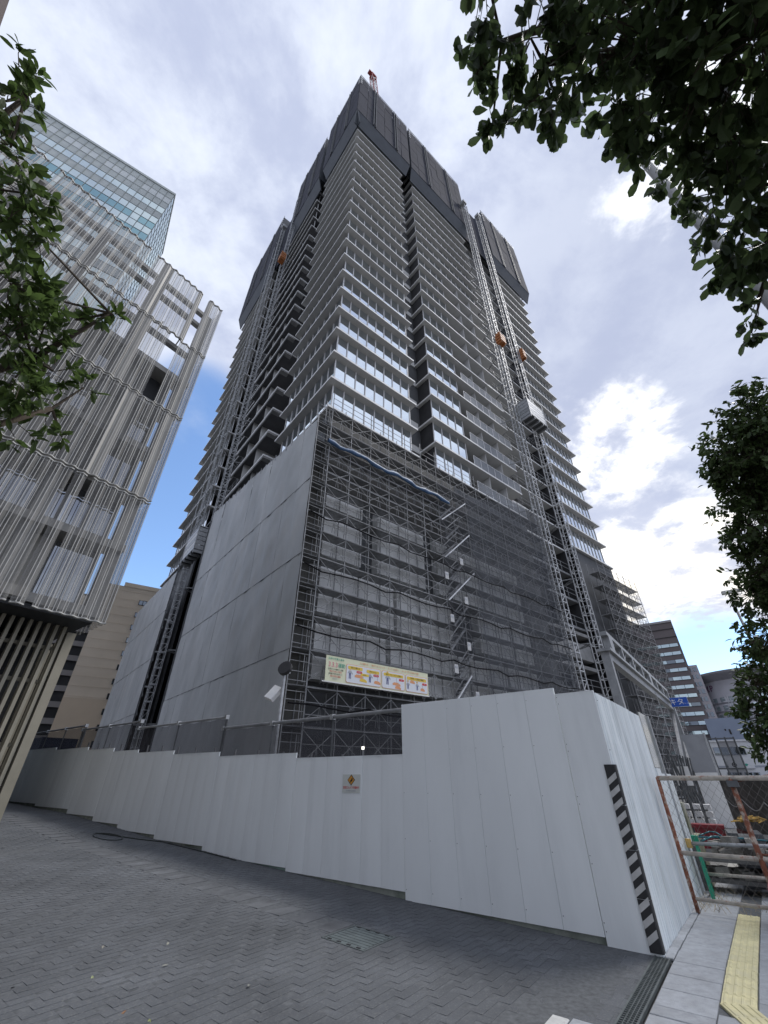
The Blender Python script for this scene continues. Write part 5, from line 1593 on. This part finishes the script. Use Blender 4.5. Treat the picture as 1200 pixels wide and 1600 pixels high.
def tree(name, label, trunk, limbs, blobs, od, lsz, base, m_leaf, droop, nparts, seed, twig_r=.006, jitter=.25):
    r = np.random.RandomState(seed)
    o = thing(name, label, 'tree', trunk[0][0])
    org = Vector(trunk[0][0])
    b = MB()
    for (p, ra), (q, rb_) in zip(trunk, trunk[1:]): b.tube(Vector(p) - org, Vector(q) - org, ra, 10, rb_)
    b.build('trunk', m_bark, o, True)
    for pts in limbs:
        b = MB()
        for (p, ra), (q, rb_) in zip(pts, pts[1:]): b.tube(Vector(p) - org, Vector(q) - org, ra, 7, rb_)
        b.build('limb', m_bark, o, True)
    bv, bf = base
    nodes = [Vector(p) for pts in limbs for p, _ in pts] + [Vector(p) for p, _ in trunk[1:]]
    leaves = []; tw = MB()
    for bi, (x, y, z, rad) in enumerate(blobs):
        c = np.array((x, y, z)); area = lsz * lsz * .30
        n = int(od * pi * rad * rad / area)
        near = min(nodes, key=lambda q: (q - Vector(c)).length)
        tw.tube(near - org, Vector(c) - org, twig_r * 2.2, 5, twig_r * 1.3, False)
        per = 9; nt_ = max(2, n // per)
        for _ in range(nt_):
            u = r.normal(size=3); u /= np.linalg.norm(u)
            tip = c + u * rad * (r.uniform(.25, 1.0) ** .5) * np.array((1, 1, .85)) ; tip[2] -= droop * rad * .25
            st = c + (tip - c) * r.uniform(.0, .45)
            mid = (st + tip) / 2 + r.normal(size=3) * rad * .06
            tw.tube(Vector(st) - org, Vector(mid) - org, twig_r * .7, 3, twig_r * .55, False); tw.tube(Vector(mid) - org, Vector(tip) - org, twig_r * .55, 3, twig_r * .3, False)
            ax = tip - st; ax /= np.linalg.norm(ax) + 1e-6
            for k in range(per):
                f = (k + 1) / per; p = mid + (tip - mid) * f if k else mid
                side = np.cross(ax, r.normal(size=3)); side /= np.linalg.norm(side) + 1e-6
                d = ax * .55 + side * .8 + np.array((0, 0, -droop)) + r.normal(size=3) * jitter; d /= np.linalg.norm(d)
                nn_ = np.array((0, 0, 1.0)) + r.normal(size=3) * .55; nn_ -= d * np.dot(nn_, d); nn_ /= np.linalg.norm(nn_) + 1e-6
                leaves.append((p + r.normal(size=3) * lsz * .12, d, nn_, lsz * r.uniform(.65, 1.2)))
    tw.build('twig', m_bark, o, kind='stuff')
    cp = np.array((0, 0, 1.55))
    leaves.sort(key=lambda q: -q[3] / np.linalg.norm(q[0] - cp) if True else 0)
    lm_ = MB().add(bv, bf).mesh('leaf', m_leaf)
    for p, d, n_, s_ in leaves[:nparts]:
        s2 = np.cross(n_, d); M = Matrix(((d[0], s2[0], n_[0]), (d[1], s2[1], n_[1]), (d[2], s2[2], n_[2])))
        ob_ = inst('leaf', lm_, o, Vector(p) - org, M.to_euler(), (s_, s_, s_))
    rest_ = leaves[nparts:]
    if rest_:
        P = np.array([q[0] for q in rest_]) - np.array(org); D = np.array([q[1] for q in rest_]); N = np.array([q[2] for q in rest_]); S = np.array([q[3] for q in rest_]); B2 = np.cross(N, D)
        V = P[:, None, :] + S[:, None, None] * (bv[None, :, 0:1] * D[:, None, :] + bv[None, :, 1:2] * B2[:, None, :] + bv[None, :, 2:3] * N[:, None, :])
        nv = len(bv); F = [tuple(i + nv * k for i in f) for k in range(len(rest_)) for f in bf]
        me = bpy.data.meshes.new('foliage'); me.from_pydata(V.reshape(-1, 3).tolist(), [], F); me.materials.append(m_leaf); me.update()
        inst('foliage', me, o, kind='stuff')
    return o


def shrink(L, k): return [(x * k, y * k, (z - 1.55) * k + 1.55, r * k) for x, y, z, r in L]


RU = shrink([(0.84, 0.71, 6.63, 0.24), (0.77, 0.93, 6.61, 0.2), (0.98, 1.19, 6.52, 0.22), (1.14, 0.67, 6.37, 0.4), (1.2, 1.04, 6.4, 0.3), (1.35, 0.9, 6.28, 0.35), (1.54, 1.13, 6.28, 0.22), (1.52, 0.6, 6.06, 0.5), (1.71, 0.77, 5.97, 0.4),
             (1.77, 0.56, 5.76, 0.6), (2.0, 0.86, 5.71, 0.45), (2.08, 1.10, 5.85, 0.22), (2.06, 0.66, 5.49, 0.65), (2.30, 1.18, 5.63, 0.32), (2.38, 0.95, 5.37, 0.55), (2.24, 0.52, 5.3, 0.7), (2.62, 1.36, 5.47, 0.3), (2.87, 1.53, 5.34, 0.3),
             (2.80, 1.14, 5.3, 0.55), (3.25, 1.74, 5.26, 0.36), (2.95, 1.45, 5.0, .45), (3.3, 1.5, 4.9, .5), (3.05, 1.87, 5.32, 0.18), (3.40, 2.09, 5.2, 0.22), (3.50, 2.35, 5.11, 0.08), (0.75, .35, 6.6, .4), (1.3, .25, 6.3, .5), (2.0, .1, 5.6, .6)], .62)
RU += [(2.75, .05, 4.2, .5), (2.9, -.65, 4.5, .55), (2.3, -.85, 4.7, .5), (3.3, .25, 3.9, .45), (3.5, -.5, 4.0, .5), (2.1, -.55, 5.0, .45), (2.7, .35, 3.6, .3), (1.5, -.35, 5.0, .4)]
tr_ = (2.9, -.9, 0)
tree('broadleaf_tree', 'broad leaved tree reaching dark leafy branches over the upper right', [((2.9, -.9, -.05), .16), ((2.8, -.75, 1.8), .13), ((2.55, -.5, 3.2), .11), ((2.2, -.1, 4.2), .08), ((1.8, .1, 5.0), .05)],
     [[((2.55, -.5, 3.2), .08), ((2.0, .2, 3.9), .05), ((1.3, .4, 4.3), .03), ((.8, .5, 4.55), .015)], [((2.8, -.75, 1.8), .08), ((2.4, .1, 3.1), .05), ((1.9, .75, 3.85), .03), ((2.05, 1.1, 3.85), .012)], [((2.2, -.1, 4.2), .06), ((1.3, .25, 4.45), .03), ((.6, .45, 4.7), .012)]],
     RU, 1.6, .08, LB_ob, m_leafR, .75, 300, 3, .004)
LT = shrink([(-1.86, 0.53, 4.57, 0.12), (-1.80, 0.57, 4.56, 0.08), (-1.91, 0.61, 4.42, 0.16), (-1.92, 0.75, 4.27, 0.2), (-1.95, 0.92, 4.2, 0.2), (-2.02, 0.99, 3.99, 0.25), (-1.95, 1.1, 4.11, 0.18), (-2.06, 1.21, 3.84, 0.25), (-2.03, 1.33, 3.93, 0.16),
             (-2.14, 1.4, 3.66, 0.24), (-2.05, 1.47, 3.83, 0.16), (-1.97, 1.53, 4.0, 0.11), (-1.88, 1.55, 4.07, 0.07), (-1.79, 1.57, 4.12, .05), (-2.15, 1.58, 3.51, 0.24), (-2.06, 1.67, 3.68, 0.17), (-2.01, 1.85, 3.74, 0.10), (-2.2, 1.72, 3.33, 0.2), (-2.13, 1.84, 3.46, 0.13), (-2.08, 1.96, 3.40, 0.06)], .72)
tree('small_leaf_tree', 'small leaved tree with thin branches reaching in from the left edge', [((-2.5, .5, -.0), .11), ((-2.4, .6, 1.6), .09), ((-2.2, .6, 2.8), .06), ((-1.9, .45, 3.9), .03)],
     [[((-2.4, .6, 1.6), .05), ((-2.0, 1.0, 2.5), .03), ((-1.55, 1.15, 3.1), .014), ((-1.3, 1.12, 3.4), .006)], [((-2.2, .6, 2.8), .04), ((-1.7, .6, 3.4), .02), ((-1.36, .45, 3.72), .007)], [((-2.4, .6, 1.6), .04), ((-1.9, 1.1, 2.4), .025), ((-1.5, 1.3, 2.95), .01)]],
     LT, 1.75, .056, LB_el2, m_leafL, .15, 300, 4, .003)
RM = [(9.14, 7.23, 9.3, .9), (9.05, 7.96, 8.67, 1.1), (9.6, 7.56, 8.53, 1.5), (8.80, 8.47, 8.34, 0.45), (9.58, 8.53, 7.87, 1.05), (10.0, 8.82, 7.26, 1.5), (9.50, 9.57, 6.9, 0.55), (9.87, 9.56, 6.18, 1.0), (9.58, 10.17, 5.55, 0.65), (9.70, 10.39, 4.61, .85),
      (9.48, 11.19, 3.54, 0.75), (9.55, 11.28, 2.82, .85), (9.45, 11.71, 2.1, 0.5), (9.06, 11.59, 2.95, 0.2), (10.6, 8.4, 8.6, 1.8), (10.9, 9.6, 6.2, 1.8), (10.8, 10.8, 4.0, 1.6), (10.6, 11.4, 2.8, 1.0)]
tree('dense_tree', 'dense dark green street tree filling the right edge of the view', [((11.2, 10.2, -.1), .22), ((11.0, 10.0, 2.5), .18), ((10.7, 9.5, 5.5), .13), ((10.3, 8.7, 8.0), .07)],
     [[((11.0, 10.0, 2.5), .1), ((10.3, 10.8, 3.4), .06), ((9.6, 11.3, 3.2), .03)], [((10.7, 9.5, 5.5), .08), ((10.0, 9.5, 6.4), .05), ((9.3, 9.0, 7.6), .02)], [((10.3, 8.7, 8.0), .06), ((9.6, 7.9, 8.7), .03)]],
     RM, 2.6, .17, LB_el, m_leafM, .35, 0, 5, .012)

# lettering becomes plain mesh
bpy.context.view_layer.update()
dgph = bpy.context.evaluated_depsgraph_get()
for o in TEXTS:
    me = bpy.data.meshes.new_from_object(o.evaluated_get(dgph)); me.name = 'lettering'
    n_ = inst('lettering', me, o.parent, o.location, o.rotation_euler, o.scale)
    if not me.materials: me.materials.append(o.data.materials[0])
for o in TEXTS: bpy.data.objects.remove(o)
